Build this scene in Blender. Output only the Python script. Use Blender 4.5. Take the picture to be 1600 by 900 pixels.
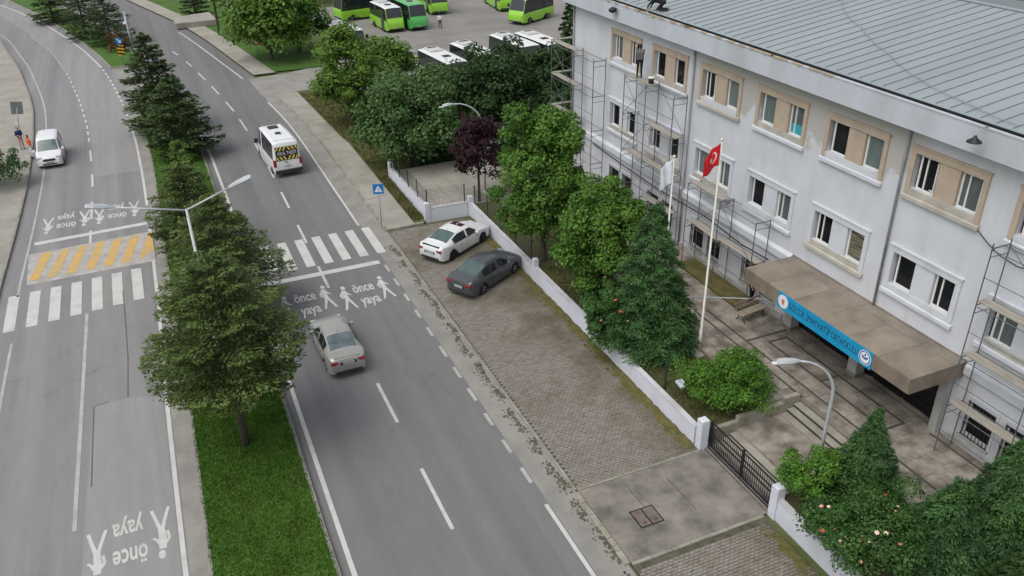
import bpy, math, random
import numpy as np
from mathutils import Vector, Matrix, Euler
rnd = random.Random(7)
for _o in list(bpy.data.objects): bpy.data.objects.remove(_o)
scene = bpy.context.scene
COL = scene.collection
R_ = math.radians

# ------------------------------------------------------------------ camera
# world axes: +Y runs along the school front away from the camera, +X into the school, Z up; school front at X = 0
CAM = Vector((-24.805, -15.753, 21.5))
YAW = R_(23.19)
RC = Matrix(((0.99985868, 0.01681141, 0.0), (-0.00815559, 0.48505376, -0.87444630), (-0.01470068, 0.87432272, 0.48512232)))
RW = Matrix.Rotation(-YAW, 3, 'Z') @ RC
cam_d = bpy.data.cameras.new('camera'); cam = bpy.data.objects.new('camera', cam_d); COL.objects.link(cam)
cam.matrix_world = Matrix.Translation(CAM) @ RW.to_4x4()
cam_d.sensor_width = 36; cam_d.lens = 1320 / 1600 * 36; cam_d.clip_start = 0.5; cam_d.clip_end = 3000
scene.camera = cam
scene.render.resolution_x = 1024; scene.render.resolution_y = 576

# ------------------------------------------------------------------ light: bright overcast
SUN_EL, SUN_AZ = R_(60), R_(248)      # azimuth measured from +Y towards +X
world = bpy.data.worlds.new('World'); scene.world = world; world.use_nodes = True
wn = world.node_tree.nodes; wl = world.node_tree.links; wn.clear()
sky = wn.new('ShaderNodeTexSky'); sky.sky_type = 'NISHITA'; sky.sun_disc = False
sky.sun_elevation = SUN_EL; sky.sun_rotation = SUN_AZ; sky.air_density = 1.0; sky.dust_density = 4.0; sky.ozone_density = 1.0
hs = wn.new('ShaderNodeHueSaturation'); hs.inputs['Saturation'].default_value = 0.28
bg = wn.new('ShaderNodeBackground'); bg.inputs['Strength'].default_value = 0.15
wo = wn.new('ShaderNodeOutputWorld')
wl.new(sky.outputs[0], hs.inputs['Color']); wl.new(hs.outputs[0], bg.inputs['Color']); wl.new(bg.outputs[0], wo.inputs['Surface'])
sd = bpy.data.lights.new('sun', 'SUN'); sd.energy = 0.7; sd.angle = R_(55); sd.color = (1.0, 0.97, 0.93)
so = bpy.data.objects.new('sun', sd); COL.objects.link(so)
sv = Vector((math.sin(SUN_AZ) * math.cos(SUN_EL), math.cos(SUN_AZ) * math.cos(SUN_EL), math.sin(SUN_EL)))
so.rotation_euler = sv.to_track_quat('Z', 'Y').to_euler(); so.location = (-20, -10, 60)
vs = scene.view_settings
vs.view_transform = 'Standard'; vs.look = 'None'; vs.gamma = 1.0; vs.use_curve_mapping = False; vs.exposure = 0.34

# ------------------------------------------------------------------ helpers
def at(px, py, z=0.0):
    """photograph pixel (1600x900) to the point at height z that it shows"""
    d = RW @ Vector((px - 800, 450 - py, -1320.0)); t = (z - CAM.z) / d.z
    return CAM + d * t
def hgt(base, top):
    """height z of the pixel top straight above the point base"""
    d = RW @ Vector((top[0] - 800, 450 - top[1], -1320.0))
    return CAM.z + d.z * (Vector((base[0], base[1])) - CAM.xy).length / d.xy.length

ORG = {}
def tag(o, label=None, cat=None, group=None, kind=None):
    if label: o['label'] = label
    if cat: o['category'] = cat
    if group: o['group'] = group
    if kind: o['kind'] = kind
    return o
def thing(name, label, cat, loc=(0, 0, 0), rz=0.0, group=None):
    o = bpy.data.objects.new(name, None); COL.objects.link(o); o.empty_display_size = 0.2
    o.location = loc; o.rotation_euler = (0, 0, rz); ORG[o] = Vector(loc)
    return tag(o, label, cat, group)
def link(name, me, parent=None, loc=(0, 0, 0), rot=(0, 0, 0), scale=(1, 1, 1)):
    o = bpy.data.objects.new(name, me); COL.objects.link(o)
    o.location = loc; o.rotation_euler = rot; o.scale = scale
    if parent: o.parent = parent
    return o
def copy_tree(o, parent=None):
    c = o.copy(); COL.objects.link(c); c.parent = parent
    for ch in list(o.children): copy_tree(ch, c)
    return c

class MB:
    def __init__(s): s.v = []; s.f = []; s.m = []; s.cm = 0
    def add(s, vs_, fs_):
        b = len(s.v); s.v += [tuple(p) for p in vs_]
        for f in fs_: s.f.append(tuple(b + i for i in f)); s.m.append(s.cm)
        return s
    def poly(s, pts): return s.add(pts, [tuple(range(len(pts)))])
    def box(s, x0, x1, y0, y1, z0, z1):
        return s.add([(x0,y0,z0),(x1,y0,z0),(x1,y1,z0),(x0,y1,z0),(x0,y0,z1),(x1,y0,z1),(x1,y1,z1),(x0,y1,z1)],
                     [(3,2,1,0),(4,5,6,7),(0,1,5,4),(1,2,6,5),(2,3,7,6),(3,0,4,7)])
    def cbox(s, x0, x1, y0, y1, z0, z1, c=0.02):
        """box with chamfered top edges"""
        return s.add([(x0,y0,z0),(x1,y0,z0),(x1,y1,z0),(x0,y1,z0),(x0,y0,z1-c),(x1,y0,z1-c),(x1,y1,z1-c),(x0,y1,z1-c),
                      (x0+c,y0+c,z1),(x1-c,y0+c,z1),(x1-c,y1-c,z1),(x0+c,y1-c,z1)],
                     [(3,2,1,0),(8,9,10,11),(0,1,5,4),(1,2,6,5),(2,3,7,6),(3,0,4,7),(4,5,9,8),(5,6,10,9),(6,7,11,10),(7,4,8,11)])
    def prism(s, pts, z0, z1):
        n = len(pts); vs_ = [(p[0], p[1], z0) for p in pts] + [(p[0], p[1], z1) for p in pts]
        return s.add(vs_, [tuple(range(n - 1, -1, -1)), tuple(range(n, 2 * n))] + [(i, (i + 1) % n, n + (i + 1) % n, n + i) for i in range(n)])
    def tube(s, path, r, n=8, cap=True):
        path = [Vector(p) for p in path]; rs = r if isinstance(r, (list, tuple)) else [r] * len(path)
        vs_ = []; up = Vector((0, 0, 1)); prev = None
        for i, p in enumerate(path):
            d = (path[min(i + 1, len(path) - 1)] - path[max(i - 1, 0)]).normalized()
            if prev is None:
                a = d.cross(up) if abs(d.z) < 0.95 else d.cross(Vector((1, 0, 0)))
            else: a = prev - d * prev.dot(d)
            a.normalize(); b = d.cross(a); prev = a
            for k in range(n):
                t = 2 * math.pi * k / n; vs_.append(p + (a * math.cos(t) + b * math.sin(t)) * rs[i])
        fs_ = [(i * n + k, i * n + (k + 1) % n, (i + 1) * n + (k + 1) % n, (i + 1) * n + k) for i in range(len(path) - 1) for k in range(n)]
        if cap: fs_ += [tuple(range(n - 1, -1, -1)), tuple((len(path) - 1) * n + k for k in range(n))]
        return s.add(vs_, fs_)
    def bar(s, a, b, w, h=None):
        """rectangular bar from a to b"""
        a = Vector(a); b = Vector(b); h = h or w; d = (b - a).normalized()
        sdir = d.cross(Vector((0, 0, 1))) if abs(d.z) < 0.95 else Vector((1, 0, 0))
        sdir.normalize(); u = sdir.cross(d); vs_ = []
        for p in (a, b):
            for (i, j) in ((-1, -1), (1, -1), (1, 1), (-1, 1)): vs_.append(p + sdir * i * w / 2 + u * j * h / 2)
        return s.add(vs_, [(3,2,1,0),(4,5,6,7),(0,1,5,4),(1,2,6,5),(2,3,7,6),(3,0,4,7)])
    def lathe(s, prof, n=16, c=(0, 0, 0), axis='Z'):
        vs_ = []
        for r, z in prof:
            for k in range(n):
                t = 2 * math.pi * k / n; x, y = r * math.cos(t), r * math.sin(t)
                p = (x, y, z) if axis == 'Z' else ((x, z, y) if axis == 'Y' else (z, x, y))
                vs_.append((p[0] + c[0], p[1] + c[1], p[2] + c[2]))
        m = len(prof)
        return s.add(vs_, [(i * n + k, i * n + (k + 1) % n, (i + 1) * n + (k + 1) % n, (i + 1) * n + k) for i in range(m - 1) for k in range(n)]
                     + [tuple(range(n - 1, -1, -1)), tuple((m - 1) * n + k for k in range(n))])
    def ball(s, c, r, n=10, m=6):
        r = r if isinstance(r, (list, tuple)) else (r, r, r); vs_ = [(c[0], c[1], c[2] - r[2])]
        for i in range(1, m):
            f = -math.pi / 2 + math.pi * i / m
            for k in range(n):
                t = 2 * math.pi * k / n
                vs_.append((c[0] + r[0] * math.cos(f) * math.cos(t), c[1] + r[1] * math.cos(f) * math.sin(t), c[2] + r[2] * math.sin(f)))
        vs_.append((c[0], c[1], c[2] + r[2])); L = len(vs_) - 1
        fs_ = [(0, 1 + (k + 1) % n, 1 + k) for k in range(n)]
        fs_ += [(1 + i * n + k, 1 + i * n + (k + 1) % n, 1 + (i + 1) * n + (k + 1) % n, 1 + (i + 1) * n + k) for i in range(m - 2) for k in range(n)]
        fs_ += [(L, 1 + (m - 2) * n + k, 1 + (m - 2) * n + (k + 1) % n) for k in range(n)]
        return s.add(vs_, fs_)
    def mesh(s, name, mat, off=(0, 0, 0), smooth=False):
        me = bpy.data.meshes.new(name); ox, oy, oz = off
        me.from_pydata([(x - ox, y - oy, z - oz) for x, y, z in s.v], [], s.f)
        mats = mat if isinstance(mat, (list, tuple)) else [mat]
        for m_ in mats: me.materials.append(m_)
        if len(mats) > 1: me.polygons.foreach_set('material_index', s.m)
        if smooth: me.polygons.foreach_set('use_smooth', [True] * len(s.f))
        me.update(); return me
    def build(s, name, mat, parent=None, world=True, smooth=False, loc=None):
        """world=True: the coordinates are world ones, the parent's origin is taken off"""
        off = (0, 0, 0); l = (0, 0, 0)
        if parent is not None and world:
            q = parent
            while q.parent is not None: q = q.parent
            off = tuple(ORG.get(q, (0, 0, 0)))
        elif parent is None and loc is not None: off = loc; l = loc
        o = link(name, s.mesh(name, mat, off, smooth), parent, l)
        if parent is None: ORG[o] = Vector(l)
        return o

# ------------------------------------------------------------------ materials
MATS = {}
def mat(name, c1, c2=None, scale=2.0, rough=0.8, metal=0.0, bump=0.0, bscale=None, detail=6, spec=0.4, island=0.0, fine=0.0, lo=0.35, hi=0.65, coat=0.0, stretch=None, coords='Object'):
    if name in MATS: return MATS[name]
    m = bpy.data.materials.new(name); m.use_nodes = True; nt = m.node_tree; N = nt.nodes; L = nt.links
    b = N['Principled BSDF']; b.inputs['Roughness'].default_value = rough; b.inputs['Metallic'].default_value = metal
    b.inputs['Specular IOR Level'].default_value = spec; b.inputs['Coat Weight'].default_value = coat
    c2 = c2 or c1
    tc = N.new('ShaderNodeTexCoord'); gp = N.new('ShaderNodeNewGeometry')
    src = gp.outputs['Position'] if coords == 'World' else tc.outputs[coords]
    if stretch:
        mp = N.new('ShaderNodeMapping'); mp.inputs['Scale'].default_value = stretch; L.new(src, mp.inputs['Vector']); src = mp.outputs[0]
    nz = N.new('ShaderNodeTexNoise'); nz.inputs['Scale'].default_value = scale; nz.inputs['Detail'].default_value = detail; nz.inputs['Roughness'].default_value = 0.6
    L.new(src, nz.inputs['Vector'])
    mr = N.new('ShaderNodeMapRange'); mr.inputs['From Min'].default_value = lo; mr.inputs['From Max'].default_value = hi; L.new(nz.outputs['Fac'], mr.inputs['Value'])
    mx = N.new('ShaderNodeMix'); mx.data_type = 'RGBA'; mx.inputs['A'].default_value = (*c1, 1); mx.inputs['B'].default_value = (*c2, 1)
    L.new(mr.outputs[0], mx.inputs['Factor']); out = mx.outputs['Result']
    if island or fine:
        val = None
        if island:
            g = N.new('ShaderNodeNewGeometry'); r1 = N.new('ShaderNodeMapRange'); r1.inputs['To Min'].default_value = 1 - island; r1.inputs['To Max'].default_value = 1 + island
            L.new(g.outputs['Random Per Island'], r1.inputs['Value']); val = r1.outputs[0]
        if fine:
            n2 = N.new('ShaderNodeTexNoise'); n2.inputs['Scale'].default_value = 38; n2.inputs['Detail'].default_value = 3; L.new(tc.outputs['Object'], n2.inputs['Vector'])
            r2 = N.new('ShaderNodeMapRange'); r2.inputs['From Min'].default_value = .25; r2.inputs['From Max'].default_value = .75; r2.inputs['To Min'].default_value = 1 - fine; r2.inputs['To Max'].default_value = 1 + fine
            L.new(n2.outputs['Fac'], r2.inputs['Value'])
            if val is None: val = r2.outputs[0]
            else:
                mu = N.new('ShaderNodeMath'); mu.operation = 'MULTIPLY'; L.new(val, mu.inputs[0]); L.new(r2.outputs[0], mu.inputs[1]); val = mu.outputs[0]
        vm = N.new('ShaderNodeVectorMath'); vm.operation = 'SCALE'; L.new(out, vm.inputs[0]); L.new(val, vm.inputs['Scale']); out = vm.outputs[0]
    L.new(out, b.inputs['Base Color'])
    if bump:
        nb = N.new('ShaderNodeTexNoise'); nb.inputs['Scale'].default_value = bscale or scale * 4; nb.inputs['Detail'].default_value = 4; L.new(tc.outputs['Object'], nb.inputs['Vector'])
        bp = N.new('ShaderNodeBump'); bp.inputs['Strength'].default_value = bump; bp.inputs['Distance'].default_value = 0.02
        L.new(nb.outputs['Fac'], bp.inputs['Height']); L.new(bp.outputs[0], b.inputs['Normal'])
    MATS[name] = m; return m
def leafmat(name, c1, c2, trans=0.25, isl=0.45):
    m = bpy.data.materials.new(name); m.use_nodes = True; nt = m.node_tree; N = nt.nodes; L = nt.links; N.clear()
    g = N.new('ShaderNodeNewGeometry'); tc = N.new('ShaderNodeTexCoord'); nz = N.new('ShaderNodeTexNoise'); nz.inputs['Scale'].default_value = 0.9; nz.inputs['Detail'].default_value = 3
    L.new(tc.outputs['Object'], nz.inputs['Vector'])
    mr = N.new('ShaderNodeMapRange'); mr.inputs['From Min'].default_value = .32; mr.inputs['From Max'].default_value = .68; L.new(nz.outputs['Fac'], mr.inputs['Value'])
    mx = N.new('ShaderNodeMix'); mx.data_type = 'RGBA'; mx.inputs['A'].default_value = (*c1, 1); mx.inputs['B'].default_value = (*c2, 1); L.new(mr.outputs[0], mx.inputs['Factor'])
    r1 = N.new('ShaderNodeMapRange'); r1.inputs['To Min'].default_value = 1 - isl; r1.inputs['To Max'].default_value = 1 + isl; L.new(g.outputs['Random Per Island'], r1.inputs['Value'])
    vm = N.new('ShaderNodeVectorMath'); vm.operation = 'SCALE'; L.new(mx.outputs['Result'], vm.inputs[0]); L.new(r1.outputs[0], vm.inputs['Scale'])
    d = N.new('ShaderNodeBsdfPrincipled'); d.inputs['Roughness'].default_value = 0.6; d.inputs['Specular IOR Level'].default_value = 0.25
    t = N.new('ShaderNodeBsdfTranslucent'); L.new(vm.outputs[0], d.inputs['Base Color']); L.new(vm.outputs[0], t.inputs['Color'])
    ms = N.new('ShaderNodeMixShader'); ms.inputs[0].default_value = trans; L.new(d.outputs[0], ms.inputs[1]); L.new(t.outputs[0], ms.inputs[2])
    o = N.new('ShaderNodeOutputMaterial'); L.new(ms.outputs[0], o.inputs['Surface'])
    MATS[name] = m; return m

def text_mesh(body, size, ext=0.0, offset=0.0, align='CENTER', name='lettering', sx=1.0):
    cu = bpy.data.curves.new(name, 'FONT'); cu.body = body; cu.size = size; cu.extrude = ext; cu.offset = offset; cu.align_x = align; cu.align_y = 'CENTER'; cu.resolution_u = 3
    o = bpy.data.objects.new(name, cu); COL.objects.link(o); dg = bpy.context.evaluated_depsgraph_get()
    me = bpy.data.meshes.new_from_object(o.evaluated_get(dg)); bpy.data.objects.remove(o); bpy.data.curves.remove(cu)
    me.transform(Matrix.Diagonal((sx, 1, 1, 1))); return me
# ================================================================== materials used widely
M = {}
def asphalt(name, c1, c2, c3):
    m = bpy.data.materials.new(name); m.use_nodes = True; N = m.node_tree.nodes; L = m.node_tree.links; b = N['Principled BSDF']; b.inputs['Roughness'].default_value = .9; b.inputs['Specular IOR Level'].default_value = .35
    g = N.new('ShaderNodeNewGeometry')
    def noise(scale, st, det, lo, hi):
        mp = N.new('ShaderNodeMapping'); mp.inputs['Scale'].default_value = st; L.new(g.outputs['Position'], mp.inputs['Vector']); n = N.new('ShaderNodeTexNoise'); n.inputs['Scale'].default_value = scale; n.inputs['Detail'].default_value = det; n.inputs['Roughness'].default_value = .6; L.new(mp.outputs[0], n.inputs['Vector'])
        r = N.new('ShaderNodeMapRange'); r.inputs['From Min'].default_value = lo; r.inputs['From Max'].default_value = hi; L.new(n.outputs['Fac'], r.inputs['Value']); return r.outputs[0]
    def mix(f, a, c_):
        k = N.new('ShaderNodeMix'); k.data_type = 'RGBA'; L.new(f, k.inputs['Factor'])
        for q, v in (('A',a),('B',c_)):
            if isinstance(v, tuple): k.inputs[q].default_value = (*v,1)
            else: L.new(v, k.inputs[q])
        return k.outputs['Result']
    c = mix(noise(.95,(1,.018,1),3,.36,.64), c1, c2); c = mix(noise(.11,(1,.5,1),5,.42,.72), c, c3)
    vo = N.new('ShaderNodeTexVoronoi'); vo.feature = 'DISTANCE_TO_EDGE'; vo.inputs['Scale'].default_value = .16
    dn = N.new('ShaderNodeTexNoise'); dn.inputs['Scale'].default_value = 1.1; dn.inputs['Detail'].default_value = 6; L.new(g.outputs['Position'], dn.inputs['Vector']); dv = N.new('ShaderNodeVectorMath'); dv.operation = 'MULTIPLY_ADD'; dv.inputs[1].default_value = (1.6,1.6,0); L.new(dn.outputs['Color'], dv.inputs[0]); L.new(g.outputs['Position'], dv.inputs[2]); L.new(dv.outputs[0], vo.inputs['Vector'])
    cr = N.new('ShaderNodeMapRange'); cr.inputs['From Min'].default_value = .0045; cr.inputs['From Max'].default_value = .0015; L.new(vo.outputs['Distance'], cr.inputs['Value']); cm_ = N.new('ShaderNodeMath'); cm_.operation = 'MULTIPLY'; L.new(cr.outputs[0], cm_.inputs[0]); L.new(noise(.14,(1,1,1),2,.52,.60), cm_.inputs[1])
    ck = N.new('ShaderNodeMath'); ck.operation = 'MULTIPLY'; ck.inputs[1].default_value = .32; L.new(cm_.outputs[0], ck.inputs[0]); c = mix(ck.outputs[0], c, (.07,.07,.07))
    oil = N.new('ShaderNodeMath'); oil.operation = 'MULTIPLY'; oil.inputs[1].default_value = .45; L.new(noise(.7,(1,.45,1),4,.68,.78), oil.inputs[0]); c = mix(oil.outputs[0], c, (.10,.10,.10))
    f1 = noise(2.2,(1,.25,1),6,.25,.75); f2 = noise(55,(1,1,1),2,.2,.8); vm = N.new('ShaderNodeVectorMath'); vm.operation = 'SCALE'; L.new(c, vm.inputs[0])
    a1 = N.new('ShaderNodeMath'); a1.operation = 'MULTIPLY_ADD'; L.new(f1, a1.inputs[0]); a1.inputs[1].default_value = .14; a1.inputs[2].default_value = .80
    a2 = N.new('ShaderNodeMath'); a2.operation = 'MULTIPLY_ADD'; L.new(f2, a2.inputs[0]); a2.inputs[1].default_value = .26; L.new(a1.outputs[0], a2.inputs[2]); L.new(a2.outputs[0], vm.inputs['Scale']); L.new(vm.outputs[0], b.inputs['Base Color'])
    bp = N.new('ShaderNodeBump'); bp.inputs['Strength'].default_value = .3; bp.inputs['Distance'].default_value = .01; L.new(f2, bp.inputs['Height']); L.new(bp.outputs[0], b.inputs['Normal']); return m
M['asphalt_l'] = asphalt('asphalt_worn', (.165,.163,.172), (.232,.228,.223), (.215,.21,.20)); M['asphalt_r'] = asphalt('asphalt_dark', (.122,.124,.130), (.172,.170,.169), (.155,.153,.148)); M['patch'] = asphalt('asphalt_patch', (.215,.213,.213), (.262,.257,.25), (.235,.23,.222))
M['asphalt_lot'] = mat('asphalt_lot', (.16,.155,.15), (.25,.235,.215), .12, .95, fine=.1, coords='World')
M['gutter'] = mat('gutter_concrete', (.20,.195,.175), (.27,.26,.235), .8, .95, fine=.15, bump=.2, coords='World')
M['tar'] = mat('tar', (.085,.085,.085), (.11,.11,.11), 3, .8)
M['paint'] = mat('road_paint', (.49,.487,.465), (.36,.355,.34), 1.3, .75, fine=.12, lo=.45, hi=.8, coords='World')
M['paint_worn'] = mat('road_paint_worn', (.30,.30,.29), (.40,.395,.38), 1.2, .8, fine=.15, coords='World')
M['yellow'] = mat('yellow_paint', (.56,.335,.065), (.38,.30,.17), 1.7, .8, fine=.15, coords='World')
M['hump'] = mat('hump_white', (.40,.38,.36), (.28,.27,.25), 1.6, .85, fine=.15, coords='World')
M['kerb'] = mat('kerb_stone', (.27,.26,.235), (.19,.185,.165), 1.6, .9, bump=.2, fine=.15, coords='World')
M['kerb_old'] = mat('kerb_mossy', (.19,.18,.14), (.32,.30,.25), 1.1, .9, bump=.2, fine=.15, coords='World')
M['pave'] = mat('pavement_concrete', (.24,.225,.19), (.32,.305,.265), .5, .93, fine=.1, bump=.1, coords='World')
M['grass'] = mat('grass_ground', (.038,.095,.010), (.062,.130,.016), .7, .95, bump=.5, bscale=45, fine=.3, coords='World')
M['grass_dry'] = mat('grass_dry', (.06,.085,.018), (.13,.115,.05), .35, .95, bump=.4, bscale=30, fine=.3, coords='World')
M['field'] = mat('field', (.05,.09,.02), (.12,.115,.05), .05, .95, bump=.3, fine=.2, coords='World')
M['soil'] = mat('garden_soil', (.085,.07,.035), (.05,.06,.02), .8, .95, bump=.5, bscale=20, fine=.3, coords='World')
M['concrete'] = mat('apron_concrete', (.105,.10,.085), (.25,.225,.195), .75, .9, bump=.2, fine=.16, lo=.36, hi=.64, detail=9, coords='World')
M['stone'] = mat('plaza_stone', (.13,.115,.092), (.33,.295,.25), 1.3, .85, bump=.15, fine=.18, lo=.36, hi=.64, coords='World')
M['band'] = mat('dark_stone', (.05,.047,.045), (.075,.07,.065), 2, .7, coords='World')
M['step'] = mat('step_stone', (.22,.20,.165), (.12,.115,.08), 1.0, .9, bump=.2, fine=.15, coords='World')
M['white_wall'] = mat('wall_white_paint', (.58,.60,.66), (.47,.48,.51), .6, .85, bump=.08, fine=.05, lo=.45, hi=.8, coords='World')
M['white_dirty'] = mat('wall_dirty', (.44,.44,.45), (.30,.29,.26), .9, .9, bump=.1, fine=.1, coords='World')
M['cap'] = mat('wall_cap', (.36,.34,.29), (.20,.18,.13), 1.2, .9, fine=.15, coords='World')
M['moss'] = mat('moss', (.07,.068,.016), (.12,.10,.035), 2.2, .95, bump=.5, bscale=25, fine=.35, coords='World')
M['weed'] = mat('dark_weeds', (.055,.053,.038), (.11,.10,.075), 3, .95, fine=.3, coords='World')
M['steel'] = mat('galvanised_steel', (.30,.33,.35), (.40,.43,.45), 2, .45, metal=.5)
M['dark_metal'] = mat('dark_metal', (.018,.018,.02), (.03,.03,.032), 3, .5, metal=.3)
M['green_metal'] = mat('green_post', (.012,.035,.022), (.02,.05,.03), 3, .5)
M['bark'] = mat('bark', (.09,.07,.05), (.05,.04,.03), 6, .95, bump=.6, bscale=25, stretch=(1,1,.25))
M['wood'] = mat('plank_wood', (.36,.31,.25), (.24,.20,.155), 3, .85, stretch=(4,.4,1), fine=.1)
M['black_glass'] = mat('dark_glass', (.012,.014,.016), (.02,.022,.024), 1, .08, spec=.6)

def paver_material():
    m = bpy.data.materials.new('paving_stone_mossy'); m.use_nodes = True; N = m.node_tree.nodes; L = m.node_tree.links; b = N['Principled BSDF']
    b.inputs['Roughness'].default_value = .92; b.inputs['Specular IOR Level'].default_value = .3
    g = N.new('ShaderNodeNewGeometry'); sn = N.new('ShaderNodeVectorMath'); sn.operation = 'SNAP'; sn.inputs[1].default_value = (.21, .125, 9)
    L.new(g.outputs['Position'], sn.inputs[0]); wn_ = N.new('ShaderNodeTexWhiteNoise'); L.new(sn.outputs[0], wn_.inputs['Vector'])
    n1 = N.new('ShaderNodeTexNoise'); n1.inputs['Scale'].default_value = .33; n1.inputs['Detail'].default_value = 6; n1.inputs['Roughness'].default_value = .65; L.new(g.outputs['Position'], n1.inputs['Vector'])
    mx = N.new('ShaderNodeMix'); mx.data_type = 'RGBA'; mx.inputs['A'].default_value = (.18, .162, .135, 1); mx.inputs['B'].default_value = (.245, .228, .20, 1); L.new(wn_.outputs['Value'], mx.inputs['Factor'])
    sp = N.new('ShaderNodeSeparateXYZ'); L.new(g.outputs['Position'], sp.inputs[0])
    mr = N.new('ShaderNodeMapRange'); mr.inputs['From Min'].default_value = -13.5; mr.inputs['From Max'].default_value = -8.2; mr.inputs['To Min'].default_value = -.15; mr.inputs['To Max'].default_value = .16; L.new(sp.outputs[0], mr.inputs['Value'])
    my = N.new('ShaderNodeMapRange'); my.inputs['From Min'].default_value = 5; my.inputs['From Max'].default_value = 24; my.inputs['To Min'].default_value = -.06; my.inputs['To Max'].default_value = .06; L.new(sp.outputs[1], my.inputs['Value'])
    ad = N.new('ShaderNodeMath'); L.new(n1.outputs['Fac'], ad.inputs[0]); L.new(mr.outputs[0], ad.inputs[1])
    a2 = N.new('ShaderNodeMath'); L.new(ad.outputs[0], a2.inputs[0]); L.new(my.outputs[0], a2.inputs[1])
    m2 = N.new('ShaderNodeMapRange'); m2.inputs['From Min'].default_value = .44; m2.inputs['From Max'].default_value = .72; m2.inputs['To Max'].default_value = .8; L.new(a2.outputs[0], m2.inputs['Value'])
    mo = N.new('ShaderNodeMix'); mo.data_type = 'RGBA'; mo.inputs['B'].default_value = (.075, .064, .026, 1); L.new(mx.outputs['Result'], mo.inputs['A']); L.new(m2.outputs[0], mo.inputs['Factor'])
    L.new(mo.outputs['Result'], b.inputs['Base Color']); return m
M['paver'] = paver_material()

# ================================================================== the setting
def smooth_line(pts, y0, y1, dy=1.0, k=3):
    P_ = np.array(pts, float); ys = np.arange(y0, y1 + 1e-6, dy); xs = np.interp(ys, P_[:, 1], P_[:, 0])
    for _ in range(k):
        xs[1:-1] = (xs[:-2] + 2 * xs[1:-1] + xs[2:]) / 4
    return lambda y: float(np.interp(y, ys, xs))
KL = smooth_line([(-34.9,-16),(-34.6,10),(-34.2,31.8),(-34.05,35.6),(-33.9,40.4),(-33.75,47.6),(-33.85,54.4),(-33.9,57.6),(-34.3,66.1),(-34.9,71.8),(-36.5,83.5),(-39.3,98.3),(-45,118),(-60,155)], -16, 155)
LE = smooth_line([(-27.1,-16),(-27.0,7),(-26.9,16),(-26.67,26),(-26.5,40),(-26.5,46.4),(-26.62,54),(-26.9,59.5),(-27.23,65.3),(-27.97,73.1),(-28.75,79.6),(-30.46,88.7),(-32.7,97.9),(-35.5,108.2),(-38.4,116.6),(-41.5,124.7),(-58,155)], -16, 155)
LN = smooth_line([(-30.5,-16),(-30.4,10.3),(-30.25,16.4),(-30.03,26.5),(-29.8,40.8),(-29.72,46.3),(-29.85,52),(-30.12,59.8),(-30.72,67.5),(-31.86,77.9),(-33.67,89.7),(-36.6,101),(-41.5,118),(-58,155)], -16, 155)
MID = smooth_line([(-24.2,-16),(-24.2,50),(-24.9,66),(-26.6,80),(-29,96),(-33,113),(-38.5,130),(-52,155)], -16, 155)
RLE = smooth_line([(-22.0,-16),(-21.95,4.4),(-21.9,10),(-21.75,25),(-21.62,38),(-21.65,48.4),(-22.3,62),(-23.2,73),(-24.6,82.8),(-26.1,91.2),(-30,108),(-36,128),(-49,155)], -16, 155)
RN = smooth_line([(-18.33,-16),(-18.33,20),(-18.2,36),(-18.15,44),(-18.3,52),(-18.6,59),(-19.4,67.6),(-20.7,78.7),(-22.2,87),(-26,104),(-33,128),(-46,155)], -16, 155)
RRE = smooth_line([(-14.87,-16),(-14.85,48),(-15.0,54),(-15.54,60.8),(-16.28,68.5),(-18.95,86.5),(-20.2,94),(-22,101),(-29,128),(-42,155)], -16, 155)
RK = smooth_line([(-13.6,-16),(-13.62,47),(-13.9,54),(-14.6,62.3),(-15.2,68.5),(-17.7,86.5),(-19,94),(-20.5,101),(-27.5,128),(-40,155)], -16, 155)
def strip(name, fa, fb, y0, y1, z, m, dy=2.0, parent=None, kind=None, nx=1):
    b = MB(); ys = list(np.arange(y0, y1 + 1e-6, dy)); 
    if ys[-1] < y1 - 1e-3: ys.append(y1)
    for a, c in zip(ys, ys[1:]):
        b.poly([(fa(a), a, z), (fb(a), a, z), (fb(c), c, z), (fa(c), c, z)])
    o = b.build(name, m, parent)
    if kind: o['kind'] = kind
    return o
g = MB(); g.poly([(-1500,-1500,-.06),(1500,-1500,-.06),(1500,1500,-.06),(-1500,1500,-.06)]); tag(g.build('ground', M['field']), kind='structure')
roadL = strip('left_carriageway', KL, MID, -16, 155, 0, M['asphalt_l'], kind='structure')
roadR = strip('right_carriageway', MID, lambda y: RK(y) + .02, -16, 155, 0, M['asphalt_r'], kind='structure')

def line_mark(name, f, y0, y1, w, parent, m=None, z=.008, dy=1.5):
    b = MB(); n = max(1, int((y1 - y0) / dy)); ys = np.linspace(y0, y1, n + 1)
    for a, c in zip(ys, ys[1:]): b.poly([(f(a)-w/2,a,z),(f(a)+w/2,a,z),(f(c)+w/2,c,z),(f(c)-w/2,c,z)])
    return b.build(name, m or M['paint'], parent)
# gutters beside the kerbs, laid as their own concrete bands
strip('gutter_strip', lambda y: RRE(y) + .12, RK, -16, 62, .004, M['gutter'], parent=roadR)
strip('gutter_strip', lambda y: LE(y) + .25, lambda y: MLK(y), -16, 66, .004, M['gutter'], parent=roadL) if False else None
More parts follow.
